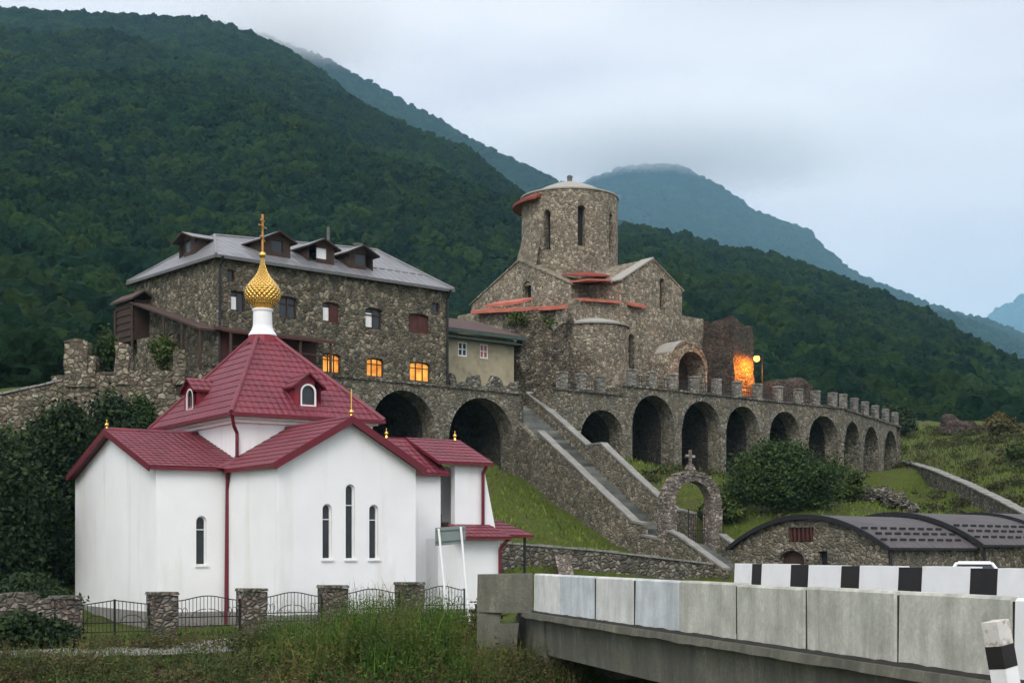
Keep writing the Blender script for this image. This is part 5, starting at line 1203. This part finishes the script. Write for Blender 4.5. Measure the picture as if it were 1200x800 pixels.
# ------------------------------------------------------------------ vaulted stone sheds
def shed(q0, q1, off, wid, zeave, ztop, label, front, grp='vaulted stone sheds by the yard'):
    B = Fr(17.1, 66.0, 40.4)                  # u along the vault, n across it to the left
    t = T('vaulted_shed', label, 'shed', B((q0+q1)/2, wid/2, -1.6), grp)
    n0, n1 = off, off+wid; nn = [n0+wid*i/20 for i in range(21)]; zc = lambda n: zeave+(ztop-zeave)*(1-((n-(n0+n1)/2)/(wid/2))**2)
    mb = MB(); holes = []
    if front: holes = [((n0+n1)/2+.35, 1.5, .55, 1.25, .0), ((n0+n1)/2+.9, 1.5, -1.6, .15, .5), ((n0+n1)/2-.95, .55, -1.6, .1, .0)]
    wall(mb, B.left(q0), n0, n1, -2.2, lambda s: zc(s)-.06, holes, .35, nn); 
    for n_ in (n0, n1): mb.poly([B(q0, n_, -2.2), B(q1, n_, -2.2), B(q1, n_, zeave-.06), B(q0, n_, zeave-.06)])
    w_ = t.part('wall', mb, 'arcade_stone' if front else 'house_stone')
    if front:
        h = holes[0]; pn = t.part('window', pane(B.left(q0), h, .3), 'iron'); 
        b = MB()
        for i in range(6): s_ = h[0]-h[1]/2+h[1]*(i+.5)/6; b.bar(B.left(q0)(s_, h[2]+.04, .1), B.left(q0)(s_+.04, h[3]-.04, .1), .13)
        t.part('window_board', b, 'red_wood', pn)
        t.part('door', pane(B.left(q0), holes[1], .3), 'dark_wood'); t.part('door', pane(B.left(q0), holes[2], .3), 'iron')
        b = MB(); hp = holes[1]
        for i in range(9):
            a = math.pi*i/9; aa = math.pi*(i+.85)/9; f = lambda t_, r_: B.left(q0)(hp[0]+r_*math.cos(t_), -.35+r_*.75*math.sin(t_), -.05)
            b.hexa([f(a, .8), f(aa, .8), f(aa, .8)+B.u*.2, f(a, .8)+B.u*.2], [f(a, 1.05), f(aa, 1.05), f(aa, 1.05)+B.u*.2, f(a, 1.05)+B.u*.2])
        t.part('door_arch', b, 'gate_stone')
    mb = MB(); o = .28
    e0 = B(q0-o, n0-.25, 0); acc = [0]; ring_ = []
    for i in range(21):
        n_ = n0-.25+(wid+.5)*i/20; x = (n_-(n0+n1)/2)/(wid/2+.25); ring_.append((n_, zeave-.1+(ztop-zeave+.2)*(1-x*x)))
    L = 0
    for (na_, za), (nb2, zb2) in zip(ring_, ring_[1:]):
        L2 = L+math.hypot(nb2-na_, zb2-za)
        mb.poly([B(q0-o, na_, za), B(q1+.02, na_, za), B(q1+.02, nb2, zb2), B(q0-o, nb2, zb2)], 0, [(0, L), (q1-q0+o, L), (q1-q0+o, L2), (0, L2)])
        mb.poly([B(q0-o, na_, za-.1), B(q1, na_, za-.1), B(q1, nb2, zb2-.1), B(q0-o, nb2, zb2-.1)], 1)
        mb.poly([B(q0-o-.02, na_, za+.03), B(q0-o-.02, nb2, zb2+.03), B(q0-o-.02, nb2, zb2-.20), B(q0-o-.02, na_, za-.20)], 1)
        mb.poly([B(q0-o-.02, na_, za+.03), B(q0-o-.02, nb2, zb2+.03), B(q0-o+.12, nb2, zb2+.03), B(q0-o+.12, na_, za+.03)], 1)
        L = L2
    mb.poly([B(q0-o, n0-.25, zeave-.1), B(q1, n0-.25, zeave-.1), B(q1, n0-.25, zeave-.22), B(q0-o, n0-.25, zeave-.22)], 1)
    rf = t.part('roof', mb, ['vault_metal', 'iron'])
    b = MB()
    for j, fr_ in enumerate((.055, .11, .165)):
        n_ = n0-.25+(wid+.5)*fr_; x = (n_-(n0+n1)/2)/(wid/2+.25); z_ = zeave-.1+(ztop-zeave+.2)*(1-x*x)
        s_ = q0+.1+(.35 if j % 2 else 0)
        while s_ < q1-.4: t.part('snow_guard', MB().box(B(s_, n_, z_+.05), B.u*.22, B.n*.03, V((0, 0, .055))), 'iron', rf); s_ += .75
    t.part('drainpipe', MB().tube(B(q0+.05, n0-.12, -1.7), B(q0+.05, n0-.12, zeave-.15), .07), 'iron')
shed(0, 7.1, 0, 9.2, .36, 1.74, 'vaulted stone shed whose round front has red boarded window and old door arch', True)
shed(7.2, 14.6, -.35, 9.9, .52, 1.98, 'vaulted stone shed behind and right of the one with the red boarded window', False)
shed(14.7, 23, -.6, 10.2, .58, 2.1, 'farthest vaulted stone shed cut off by the right picture edge', False)

# ------------------------------------------------------------------ bridge
bg = T('concrete_bridge', 'old concrete road bridge with grey slab parapet crossing to the church', 'bridge', br(14.5, 30, -1.7))
ZT, ZD = -.555, -1.63
Ys = [40.0, 37.5, 34.7, 32.0, 29.3, 26.6, 23.85, 21.0, 18.25, 15.4]
for i, (ya, yb) in enumerate(zip(Ys, Ys[1:])):
    b = MB(); g = .026; ja, jb = random.uniform(-.03, .03), random.uniform(-.03, .03); tl = random.uniform(-.015, .03); zz = ZT+random.uniform(-.015, .015)
    if i == 4: g = .004
    pts = lambda z, o: [br(11.1+ja+o, ya-g, z), br(11.1+jb+o, yb+g, z), br(11.34+jb, yb+g, z), br(11.34+ja, ya-g, z)]
    bo = [br(11.1+ja, ya-g, ZD+.02), br(11.1+jb, yb+g, ZD+.02), br(11.36+jb, yb+g, ZD+.02), br(11.36+ja, ya-g, ZD+.02)]; to = [br(11.1+ja+tl, ya-g, zz-.04), br(11.1+jb+tl, yb+g, zz-.04), br(11.36+jb, yb+g, zz-.04), br(11.36+ja, ya-g, zz-.04)]
    b.hexa(bo, to); tt = [p+V((.03 if k in (0, 1) else -.03, 0, .04)) for k, p in enumerate(to)]
    for k in range(4): b.poly([to[k], to[(k+1) % 4], tt[(k+1) % 4], tt[k]])
    b.poly(tt); bg.part('parapet_slab', b, ('concrete_white', 'concrete_bluish', 'concrete_white', 'concrete_bluish')[i] if i < 4 else ('barrier_white' if i == 8 else 'concrete'))
mb = MB(); k = 60
def edge(Y): return 10.92+.05*nz((Y*1.5, 0, 0), 1, 2)+.03*nz((Y*6, 0, 0), 1, 5)
for i in range(k):
    ya, yb = 41-27*i/k, 41-27*(i+1)/k
    mb.hexa([br(edge(ya), ya, ZD-.15+.05*nz((ya*3, 1, 0), 1)), br(edge(yb), yb, ZD-.15+.05*nz((yb*3, 1, 0), 1)), br(18.3, yb, ZD-.15), br(18.3, ya, ZD-.15)], [br(edge(ya)+.02, ya, ZD), br(edge(yb)+.02, yb, ZD), br(18.3, yb, ZD), br(18.3, ya, ZD)])
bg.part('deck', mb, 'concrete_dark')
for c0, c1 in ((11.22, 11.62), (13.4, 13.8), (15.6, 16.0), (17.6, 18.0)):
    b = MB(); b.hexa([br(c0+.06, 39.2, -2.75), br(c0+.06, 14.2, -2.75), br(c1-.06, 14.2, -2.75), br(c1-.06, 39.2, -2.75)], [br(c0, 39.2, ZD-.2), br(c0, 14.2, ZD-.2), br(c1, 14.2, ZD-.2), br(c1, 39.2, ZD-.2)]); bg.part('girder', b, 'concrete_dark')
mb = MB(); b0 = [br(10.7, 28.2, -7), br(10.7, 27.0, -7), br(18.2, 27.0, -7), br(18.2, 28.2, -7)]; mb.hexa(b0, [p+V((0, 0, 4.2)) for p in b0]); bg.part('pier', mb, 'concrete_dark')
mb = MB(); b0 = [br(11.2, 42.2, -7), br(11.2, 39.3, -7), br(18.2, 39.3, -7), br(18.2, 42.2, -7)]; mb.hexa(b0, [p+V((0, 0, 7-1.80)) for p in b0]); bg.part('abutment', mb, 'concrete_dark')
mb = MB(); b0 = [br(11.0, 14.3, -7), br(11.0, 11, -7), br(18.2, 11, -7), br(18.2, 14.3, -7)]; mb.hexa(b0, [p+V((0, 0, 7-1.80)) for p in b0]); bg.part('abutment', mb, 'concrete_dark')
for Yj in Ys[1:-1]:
    b = MB(); b.hexa([br(11.112, Yj+.024, ZD+.02), br(11.112, Yj-.024, ZD+.02), br(11.3, Yj-.024, ZD+.02), br(11.3, Yj+.024, ZD+.02)], [br(11.112, Yj+.024, ZT-.05), br(11.112, Yj-.024, ZT-.05), br(11.3, Yj-.024, ZT-.05), br(11.3, Yj+.024, ZT-.05)]); bg.part('joint_shade', b, 'joint_shade_dirt')  # dark strips between slabs: shade of the gaps put into colour
for i, (ya, yb) in enumerate(zip(Ys[:-1], Ys[1:])):
    b = MB(); k = 14
    for j in range(k):
        y0, y1 = ya+(yb-ya)*j/k, ya+(yb-ya)*(j+1)/k; h0, h1 = [.05+.05*abs(nz((y*2.1, 3, 0), 1, 4)) for y in (y0, y1)]
        b.hexa([br(11.03, y0, ZD+.003), br(11.03, y1, ZD+.003), br(11.14, y1, ZD+.003), br(11.14, y0, ZD+.003)], [br(11.07, y0, ZD+h0), br(11.07, y1, ZD+h1), br(11.14, y1, ZD+h1), br(11.14, y0, ZD+h0)])
    bg.part('moss_line', b, 'joint_shade_dirt')
# wing block at the far end
mb = MB(); w0 = at(559, 672, 41.2); w1 = at(624, 672, 40.6)
mb.hexa([V((w0.x, 41.0, -1.66)), V((w1.x, 40.4, -1.66)), V((w1.x, 41.5, -1.66)), V((w0.x, 42.0, -1.66))], [V((w0.x+.02, 41.02, -.60)), V((w1.x, 40.42, -.57)), V((w1.x, 41.5, -.57)), V((w0.x+.02, 42.0, -.60))])
mb.hexa([V((w0.x, 41.0, -3.6)), V((w0.x+.42, 40.95, -3.6)), V((w0.x+.42, 42, -3.6)), V((w0.x, 42.0, -3.6))], [V((w0.x, 41.0, -1.665)), V((w0.x+.7, 40.9, -1.665)), V((w0.x+.7, 42, -1.665)), V((w0.x, 42, -1.665))])
bg.part('wing_wall', mb, 'concrete_dark')
mb = MB(); q = at(592, 738, 40.5); rough(mb, lambda s, z, d: V((q.x+s, 40.6+d, z)), -.3, .35, 0, .8, -3.9, lambda s, d: -1.95, .3, .05, 2.); bg.part('bearing_block', mb, 'concrete_dark')
mb = MB(); k = [14.2, 41.5]; mb.hexa([br(11.4, 41.5, ZD+.004), br(11.4, 14.2, ZD+.004), br(17.9, 14.2, ZD+.004), br(17.9, 41.5, ZD+.004)], [br(11.4, 41.5, ZD+.03), br(11.4, 14.2, ZD+.03), br(17.9, 14.2, ZD+.03), br(17.9, 41.5, ZD+.03)]); bg.part('carriageway', mb, 'asphalt')
# striped barrier on the far side
sbr = T('striped_barrier', 'white concrete road barrier with black stripes along the far bridge edge', 'barrier', br(18, 33, ZD))
segs = [(43.2, 41.97, 0), (41.97, 41.35, 1), (41.35, 39.5, 0), (39.5, 38.5, 1), (38.5, 36.7, 0), (36.7, 35.8, 1), (35.8, 33.96, 0), (33.96, 32.97, 1), (32.97, 31.06, 0), (31.06, 30.1, 1), (30.1, 28.3, 0), (28.3, 27.3, 1), (27.3, 25.4, 0), (25.4, 24.4, 1), (24.4, 22, 0)]
for ya, yb, bk_ in segs:
    b = MB(); to = -.30-.012*(bk_)+random.uniform(-.012, .012); ex = .012*bk_
    b.hexa([br(17.94-ex, ya, -1.62), br(17.94-ex, yb, -1.62), br(18.3, yb, -1.62), br(18.3, ya, -1.62)], [br(18.0-ex, ya, to), br(18.0-ex, yb, to), br(18.24, yb, to), br(18.24, ya, to)])
    sbr.part('barrier_block', b, 'barrier_black' if bk_ else 'barrier_white')
# leaning striped marker post
mp = T('marker_post', 'leaning white marker post with one black band in front of the parapet', 'post', at(1190, 860, 13.8))
d0, d1 = at(1190, 862, 13.8), at(1166, 727, 13.8); ax = (d1-d0).normalized(); pu = V((.84, .54, 0)); pu = (pu-ax*pu.dot(ax)).normalized(); pv = ax.cross(pu)
def pseg(a, b, mat, name, s=.092): m_ = MB().box(d0.lerp(d1, (a+b)/2), pu*s, pv*s, ax*((d1-d0).length*(b-a)/2)); return mp.part(name, m_, mat)
pseg(0, .595, 'barrier_white', 'post_shaft'); pseg(.596, .79, 'barrier_black', 'black_band', .095); pseg(.791, 1, 'rusty_white', 'post_head')

# ------------------------------------------------------------------ white car beyond the barrier
car = T('parked_car', 'white parked car seen just over the striped barrier', 'car', V((14.5, 45.5, -1.68)))
CC, CS = math.cos(R(17.5)), math.sin(R(17.5))
def carring(y, pts): return [V((14.5+x*CC+y*CS, 45.5-x*CS+y*CC, -1.68+z)) for x, z in pts]
body = [(-2.0, .35, .75, .80), (-1.9, .3, .82, .86), (-.9, .28, .95, .88), (0, .28, .95, .88), (1.3, .28, .95, .87), (1.9, .3, .9, .86), (2.0, .38, .8, .78)]
mb = MB(); rg = [carring(y, [(-w, zl), (w, zl), (w, zh*.7), (w*.94, zh), (-w*.94, zh), (-w, zh*.7)]) for y, zl, zh, w in body]
for a, b in zip(rg, rg[1:]):
    for i in range(6): mb.poly([a[i], a[(i+1) % 6], b[(i+1) % 6], b[i]])
mb.poly(rg[0]); mb.poly(rg[-1]); car.part('body', mb, 'car_white')
mb = MB(); lo_ = [carring(y, [(-.82, .94), (.82, .94)]) for y in (-1.0, 1.75)]; hi = [carring(y, [(-.52, 1.36), (.52, 1.36)]) for y in (-.35, 1.35)]
mb.hexa([lo_[0][0], lo_[0][1], lo_[1][1], lo_[1][0]], [hi[0][0], hi[0][1], hi[1][1], hi[1][0]]); car.part('cabin_glass', mb, 'glass')
mb = MB(); mb.hexa([carring(-.42, [(-.55, 1.345)])[0], carring(-.42, [(.55, 1.345)])[0], carring(1.42, [(.55, 1.345)])[0], carring(1.42, [(-.55, 1.345)])[0]], [carring(-.3, [(-.48, 1.43)])[0], carring(-.3, [(.48, 1.43)])[0], carring(1.3, [(.48, 1.43)])[0], carring(1.3, [(-.48, 1.43)])[0]])
for a, b in zip((lo_[0][0], lo_[0][1], lo_[1][0], lo_[1][1]), (hi[0][0], hi[0][1], hi[1][0], hi[1][1])): mb.bar(a, b, .08)
car.part('car_roof', mb, 'car_white')
for x in (-.78, .78):
    for y in (-1.3, 1.25): c0 = carring(y, [(x, .32)])[0]; car.part('wheel', MB().tube(c0-V((.1*CC, -.1*CS, 0)), c0+V((.1*CC, -.1*CS, 0)), .32, .32, 18), 'tyre')

# ------------------------------------------------------------------ trees and bushes
def gp(px, D, dz=0): x = (px-600)/F*D; return (x, D, gz(x, D)+dz)
TL = 'trees and bushes left of the white church'
leafy('broadleaf_tree', 'dark broadleaf tree at the left picture edge below the sloping wall', 'tree', gp(-8, 64), 7.4, 5.6, 'leaf_dark', 26000, .12, .12, 11, TL, seed=1)
leafy('broadleaf_tree', 'dark dense tree touching the left gable wall of the white church', 'tree', gp(66, 72.5), 8.3, 5.2, 'leaf_dark', 26000, .12, .12, 11, TL, seed=2)
leafy('broadleaf_tree', 'lower dark tree between the edge tree and the white gable', 'tree', gp(20, 69), 6.2, 4.6, 'leaf_dark', 18000, .12, .1, 9, TL, seed=3)
leafy('broadleaf_tree', 'tall dark green tree rising over the left church roof before the tan wall', 'tree', gp(128, 75.5), 7.6, 4.4, 'leaf_dark', 18000, .12, .2, 9, TL, seed=4)
leafy('shrub', 'bluish round shrub before the tan wall next to the church roof', 'shrub', (at(168, 500, 76.6).x, 76.6, 3.5), 4.7, 2.4, 'leaf_mid', 8000, .1, .1, 6, TL, seed=5)
leafy('shrub', 'loose olive shrub at the foot of the tan wall, leftmost', 'shrub', gp(20, 75.5), 4.6, 5.5, 'leaf_olive', 10000, .11, .05, 8, TL, seed=6)
leafy('shrub', 'low dark undergrowth filling the gap beside the white gable wall', 'shrub', gp(84, 70), 2.6, 3.6, 'leaf_dark', 9000, .11, .02, 8, TL, seed=18)
leafy('shrub', 'dark undergrowth behind the low garden wall at far left', 'shrub', gp(28, 58), 2.0, 4.6, 'leaf_dark', 9000, .10, .02, 9, TL, seed=19)
leafy('conifer', 'small dark conifer behind the ragged wall pillars', 'tree', (at(124, 430, 81).x, 81, 9.7), 3.0, 1.7, 'leaf_mid', 3500, .12, .1, 6, seed=7)
leafy('shrub', 'bushy shrub on the terrace under the covered wooden stair', 'shrub', (at(190, 430, 80.6).x, 80.6, 9.9), 2.2, 1.6, 'leaf_olive', 2200, .11, .1, 5, seed=8)
leafy('large_bush', 'large spreading dark bush on the slope before the arcade', 'bush', gp(918, 84.5), 4.3, 7.4, 'leaf_mid', 24000, .10, .03, 16, seed=9, wy=5)
leafy('bush', 'small bush at the right flank of the large slope bush', 'bush', gp(982, 90), 2.2, 4.2, 'leaf_olive', 5000, .13, .03, 7, seed=10)
leafy('bush', 'small light bush at the left flank of the large slope bush', 'bush', gp(850, 85), 1.7, 3.0, 'leaf_olive', 3500, .13, .03, 6, seed=11)
leafy('broadleaf_tree', 'dark rounded tree standing beyond the far end of the arcade', 'tree', (at(1052, 500, 150).x, 150, 11.0), 4.6, 5.0, 'leaf_dark', 6000, .2, .1, 8, seed=12)
leafy('bush', 'dry olive bush on the hill right of the reddish ruin', 'bush', gp(1172, 140), 2.4, 4.4, 'weed_dry', 4000, .16, .03, 7, seed=13)
leafy('bush', 'low green bush at right picture edge above the hillside wall', 'bush', gp(1195, 118), 1.6, 3.4, 'leaf_olive', 3000, .14, .03, 6, seed=14)
leafy('bush', 'dark low bush below the left garden wall', 'bush', (at(28, 745, 46.5).x, 46.5, -3.15), 1.25, 3.2, 'leaf_dark', 4500, .085, .03, 8, seed=15)
leafy('bush', 'dark small bush at the foot of the gate side wall end', 'bush', (at(80, 755, 46.8).x, 46.8, -3.15), .9, 1.5, 'leaf_dark', 2200, .075, .03, 6, seed=16)
leafy('shrub', 'dark shrub beside the right white sign post', 'shrub', (at(566, 715, 46).x, 46.0, -3.0), 1.75, 1.2, 'leaf_dark', 2200, .075, .05, 5, seed=17)

# ------------------------------------------------------------------ weeds and grass
def blades(pts, h, w, lean=.35, seg=3):
    n = len(pts); a = RNG.random(n)*6.283; hh = h*(.45+.8*RNG.random(n)); ln = lean*RNG.random(n)*hh; d = np.column_stack([np.cos(a), np.sin(a), np.zeros(n)])
    b = RNG.random(n)*6.283; s = np.column_stack([np.cos(b), np.sin(b), np.zeros(n)])*(w*(.6+.8*RNG.random(n)))[:, None]; out = []
    up = np.array([0, 0, 1.])
    def pt(q): return pts+up*(hh*q)[:, None]+d*(ln*q**2)[:, None]
    qs = [np.full(n, i/seg) for i in range(seg+1)]
    for i in range(seg):
        w0, w1 = 1-.85*(i/seg), 1-.85*((i+1)/seg); p0, p1 = pt(qs[i]), pt(qs[i+1]); out.append(np.stack([p0-s*w0, p0+s*w0, p1+s*w1, p1-s*w1], 1))
    return np.concatenate(out, 0).reshape(-1, 3)
def leaflets(pts, h, size, k):
    """leaves up along stalks"""
    n = len(pts)*k; P = np.repeat(pts, k, 0); q = RNG.random(n)
    c = P+np.column_stack([RNG.normal(size=n)*.07*h, RNG.normal(size=n)*.07*h, q*h*(.6+.5*RNG.random(n))])
    a = RNG.normal(size=(n, 3)); a[:, 2] = np.abs(a[:, 2])*.6; a /= np.linalg.norm(a, axis=1)[:, None]; t = RNG.normal(size=(n, 3)); b = np.cross(a, t); b /= np.linalg.norm(b, axis=1)[:, None]
    s = size*(.5+RNG.random(n))[:, None]*(1.1-.7*q)[:, None]; a *= s; b *= s*.3
    return np.stack([c-a*.2, c+b+a*.5, c+a*1.3, c-b+a*.5], 1).reshape(-1, 3)
def scatter(n, f): 
    P = np.array([f() for _ in range(n)]); z = gz_np(P)-.05; return np.column_stack([P, z])
def reg(pa, pb, Da, Db): 
    def f(): D = random.uniform(Da, Db); return ((random.uniform(pa, pb)-600)/F*D, D)
    return f
def stuff_mesh(name, v, mat): return structure(raw_mesh(name, v, 0, 4, [mat]), 'stuff')
# the big weed thicket in the right half of the foreground: clumps of different height
cl = []
for _ in range(125):
    px_ = min(668, random.gauss(475, 98)); D = random.uniform(38.6, 47.5) if px_ < 545 else random.uniform(38.3, 40.2)
    px_ = max(px_, 318); hmax = 1.35*math.exp(-((px_-435)/120)**2)+.55
    cl.append((px_, D, hmax*random.uniform(.55, 1.1)))
G1, G2 = [], []
for px_, D, h in cl:
    x, y = (px_-600)/F*D, D; n = 34; P = np.column_stack([x+RNG.normal(size=n)*.42, y+RNG.normal(size=n)*.42]); P = np.column_stack([P, gz_np(P)-.05])
    (G1 if random.random() < .72 else G2).extend([blades(P, h, .016, .45), leaflets(P, h, .10, 16)])
stuff_mesh('weeds', np.concatenate(G1), 'weed_green'); stuff_mesh('autumn_weeds', np.concatenate(G2), 'weed_autumn')
Pd_ = scatter(4200, reg(-40, 700, 37.5, 44)); Pd2 = scatter(900, reg(540, 690, 38, 42))
stuff_mesh('dry_weeds', np.concatenate([blades(Pd_, .42, .014, .6), leaflets(Pd_[:1500], .4, .06, 6), blades(Pd2, .8, .014, .5), leaflets(Pd2, .7, .07, 6)]), 'weed_dry')
Pl_ = scatter(260, reg(300, 520, 41, 46)); stuff_mesh('tall_weed_stalks', np.concatenate([blades(Pl_, 1.75, .011, .3, 4), leaflets(Pl_+np.array([0, 0, .9]), .85, .045, 10)]), 'leaf_olive')
Pg_ = scatter(4200, reg(-40, 700, 37, 45)); stuff_mesh('bank_grass', np.concatenate([blades(Pg_, .34, .014, .7), leaflets(Pg_[:2200], .3, .06, 4)]), 'weed_green')
Pf_ = np.array([tuple(FE(random.uniform(-3.4, 12), random.gauss(0, .22)))[:2] for _ in range(1500)]); Pf_ = np.column_stack([Pf_, gz_np(Pf_)-.03]); stuff_mesh('fence_grass', blades(Pf_, .28, .012, .6), 'weed_green')
cl2 = [(random.uniform(560, 668), random.uniform(38.0, 39.6), random.uniform(.7, 1.25)) for _ in range(22)]
mb = MB()
for _ in range(150):
    x, y = reg(-20, 330, 37.4, 41.5)(); r_ = random.uniform(.05, .17); ax = V((random.uniform(-1, 1), random.uniform(-1, 1), random.uniform(-.3, .3))).normalized(); ay = ax.cross(V((0, 0, 1))).normalized()
    mb.box(V((x, y, gz(x, y)+r_*.25)), ax*r_, ay*r_*.75, ax.cross(ay)*r_*.55)
structure(mb.build('gravel', 'grey_rubble'), 'stuff')
for _ in range(85):
    px_ = random.uniform(-30, 330); D = random.choice((random.uniform(38.5, 41.2), random.uniform(38.5, 41.2), random.uniform(45.5, 47.5) if px_ > 100 else 39.5)); cl2.append((px_, D, random.uniform(.4, 1.0)))
G3, G4 = [], []
for _ in range(70): cl2.append((random.uniform(-30, 640), random.uniform(37.2, 39.2), random.uniform(.35, .8)))
for px_, D, h in cl2:
    x, y = (px_-600)/F*D, D; n = 22; P = np.column_stack([x+RNG.normal(size=n)*.4, y+RNG.normal(size=n)*.4]); P = np.column_stack([P, gz_np(P)-.05])
    (G3 if random.random() < .5 else G4).extend([blades(P, h, .014, .5), leaflets(P, h, .10, 16)])
stuff_mesh('low_weeds', np.concatenate(G3), 'leaf_olive'); stuff_mesh('dead_weeds', np.concatenate(G4), 'weed_dry')
# grass on the slopes
Ps = scatter(20000, lambda: tuple(MO(random.uniform(-4, 66), random.uniform(-24, -.4)))[:2]); Ps = Ps[(Ps[:, 2] > -.9)]
st_rel = (Ps[:, :2]-np.array([ST0.x, ST0.y])); sw = st_rel@np.array(SW)[:2]; Ps = Ps[(sw < -.8) | (sw > SWD+.8)]
stuff_mesh('slope_grass', blades(Ps, .26, .04, .9, 2), 'slope_blade')
Pr = scatter(12000, lambda: (random.uniform(34.5, 62), random.uniform(90, 152))); stuff_mesh('hill_grass', blades(Pr, .4, .05, .9, 2), 'weed_dry2')

L = []
for _ in range(620):
    if random.random() < .68: x, y = random.uniform(35, 66), random.uniform(88, 158)
    else: q = MO(random.uniform(26, 66), random.uniform(-22, -1.2)); x, y = q.x, q.y
    d = V((x-ST0.x, y-ST0.y, 0)).dot(SW)
    if -1 < d < SWD+1.5: continue
    hh = random.uniform(.15, .6); L.append((x, y, gz(x, y)+hh*.3, hh*random.uniform(1., 2.2), hh*random.uniform(1., 2.), hh*.7))
stuff_mesh('scrub', leaves(L, 60000, .10), 'weed_dry2')
# ------------------------------------------------------------------ haze and low cloud
def vol_mat(name, col, dens, ani=0.):
    m = bpy.data.materials.new(name); m.use_nodes = True; nt = m.node_tree; nt.nodes.clear()
    o = nt.nodes.new('ShaderNodeOutputMaterial'); v = nt.nodes.new('ShaderNodeVolumePrincipled')
    v.inputs['Color'].default_value = (*col, 1); v.inputs['Density'].default_value = dens; v.inputs['Anisotropy'].default_value = ani
    nt.links.new(v.outputs[0], o.inputs['Volume']); return m
mb = MB(); mb.box((800, 3200, 545), (6000, 0, 0), (0, 6800, 0), (0, 0, 900)); hz = mb.build('haze', vol_mat('haze', (.40, .74, 1.0), .000108)); structure(hz, 'stuff')

def soft_cloud(c, r, dens, seed):
    """a bank of low cloud: density fades out towards the rim"""
    import bmesh
    m = vol_mat('low_cloud', (.99, .99, 1.), 0.); nt = m.node_tree; v = [n for n in nt.nodes if n.type == 'PRINCIPLED_VOLUME'][0]
    tc = N(nt, 'ShaderNodeTexCoord'); ln = N(nt, 'ShaderNodeVectorMath', operation='LENGTH'); nt.links.new(tc.outputs['Object'], ln.inputs[0])
    fall = ramp(nt, ln.outputs['Value'], [(.1, (1, 1, 1)), (.95, (0, 0, 0))], 'EASE')
    mp = N(nt, 'ShaderNodeMapping'); mp.inputs['Scale'].default_value = (1.8, 1.4, .7); mp.inputs['Location'].default_value = (seed, seed, 0); nt.links.new(tc.outputs['Object'], mp.inputs[0])
    nn = ramp(nt, noise_t(nt, mp.outputs[0], 1.6, 3), [(.3, (.55, .55, .55)), (.65, (1, 1, 1))])
    nt.links.new(math_(nt, 'MULTIPLY', math_(nt, 'MULTIPLY', fall, nn), dens), v.inputs['Density'])
    bm = bmesh.new(); bmesh.ops.create_icosphere(bm, subdivisions=4, radius=1.); me = bpy.data.meshes.new('low_cloud'); bm.to_mesh(me); bm.free(); me.materials.append(m)
    o = bpy.data.objects.new('low_cloud', me); COL.objects.link(o); o.location = c; o.scale = r; structure(o, 'stuff')
soft_cloud(at(785, 166, 4190), (900, 620, 155), .0105, .4)
soft_cloud(at(345, 28, 2300), (260, 300, 90), .010, 2.2)
# ------------------------------------------------------------------ sky, sun, camera
SUN_EL, SUN_AZ = 40., 192.      # azimuth clockwise from +Y: behind the camera, a little to its left
w = bpy.data.worlds.new('World'); S.world = w; w.use_nodes = True; nt = w.node_tree; nt.nodes.clear()
out = nt.nodes.new('ShaderNodeOutputWorld'); bgd = nt.nodes.new('ShaderNodeBackground'); nt.links.new(bgd.outputs[0], out.inputs[0])
sky = nt.nodes.new('ShaderNodeTexSky'); sky.sky_type = 'NISHITA'; sky.sun_disc = False; sky.sun_elevation = R(SUN_EL); sky.sun_rotation = R(SUN_AZ)
tc = nt.nodes.new('ShaderNodeTexCoord'); mp_ = nt.nodes.new('ShaderNodeMapping'); mp_.inputs['Scale'].default_value = (1.5, 1.2, 5.0); nt.links.new(tc.outputs['Generated'], mp_.inputs[0])
n1 = noise_t(nt, mp_.outputs[0], 1.6, 6, .5)
cloud = ramp(nt, n1, [(.3, (4.35, 4.1, 4.55)), (.48, (5.4, 5.15, 5.4)), (.7, (6.7, 6.45, 6.45))])
sx = nt.nodes.new('ShaderNodeSeparateXYZ'); nt.links.new(tc.outputs['Generated'], sx.inputs[0])
back = ramp(nt, sx.outputs[1], [(0., (1.7, 1.68, 1.62)), (.45, (1.0, 1.0, 1.0))])
cloud = mix(nt, 1., cloud, back, 'MULTIPLY')
fin = mix(nt, .93, sky.outputs[0], cloud)
nt.links.new(fin, bgd.inputs[0]); bgd.inputs[1].default_value = .10
sd = bpy.data.lights.new('sun', 'SUN'); sd.energy = 1.25; sd.angle = R(30); sd.color = (1., .965, .91); so = bpy.data.objects.new('sun', sd); COL.objects.link(so)
az, el = R(SUN_AZ), R(SUN_EL); tos = V((math.sin(az)*math.cos(el), math.cos(az)*math.cos(el), math.sin(el))); so.rotation_euler = tos.to_track_quat('Z', 'Y').to_euler(); so.location = tos*60
cd = bpy.data.cameras.new('camera'); cam = bpy.data.objects.new('camera', cd); COL.objects.link(cam); S.camera = cam
cam.location = (0, 0, 0); cam.rotation_euler = (R(90), 0, 0); cd.sensor_width = 36; cd.lens = 36*F/1200; cd.shift_y = (HY-400)/1200; cd.clip_start = .1; cd.clip_end = 20000
S.view_settings.view_transform = 'Standard'; S.view_settings.look = 'None'; S.view_settings.exposure = .85; S.view_settings.gamma = 1; S.view_settings.use_curve_mapping = False
S.render.engine = 'CYCLES'
cy = S.cycles; cy.use_denoising = True; cy.max_bounces = 6; cy.diffuse_bounces = 3; cy.glossy_bounces = 2; cy.transmission_bounces = 2; cy.volume_bounces = 4; cy.transparent_max_bounces = 4
cy.sample_clamp_indirect = 4; cy.use_adaptive_sampling = True; cy.adaptive_threshold = .025
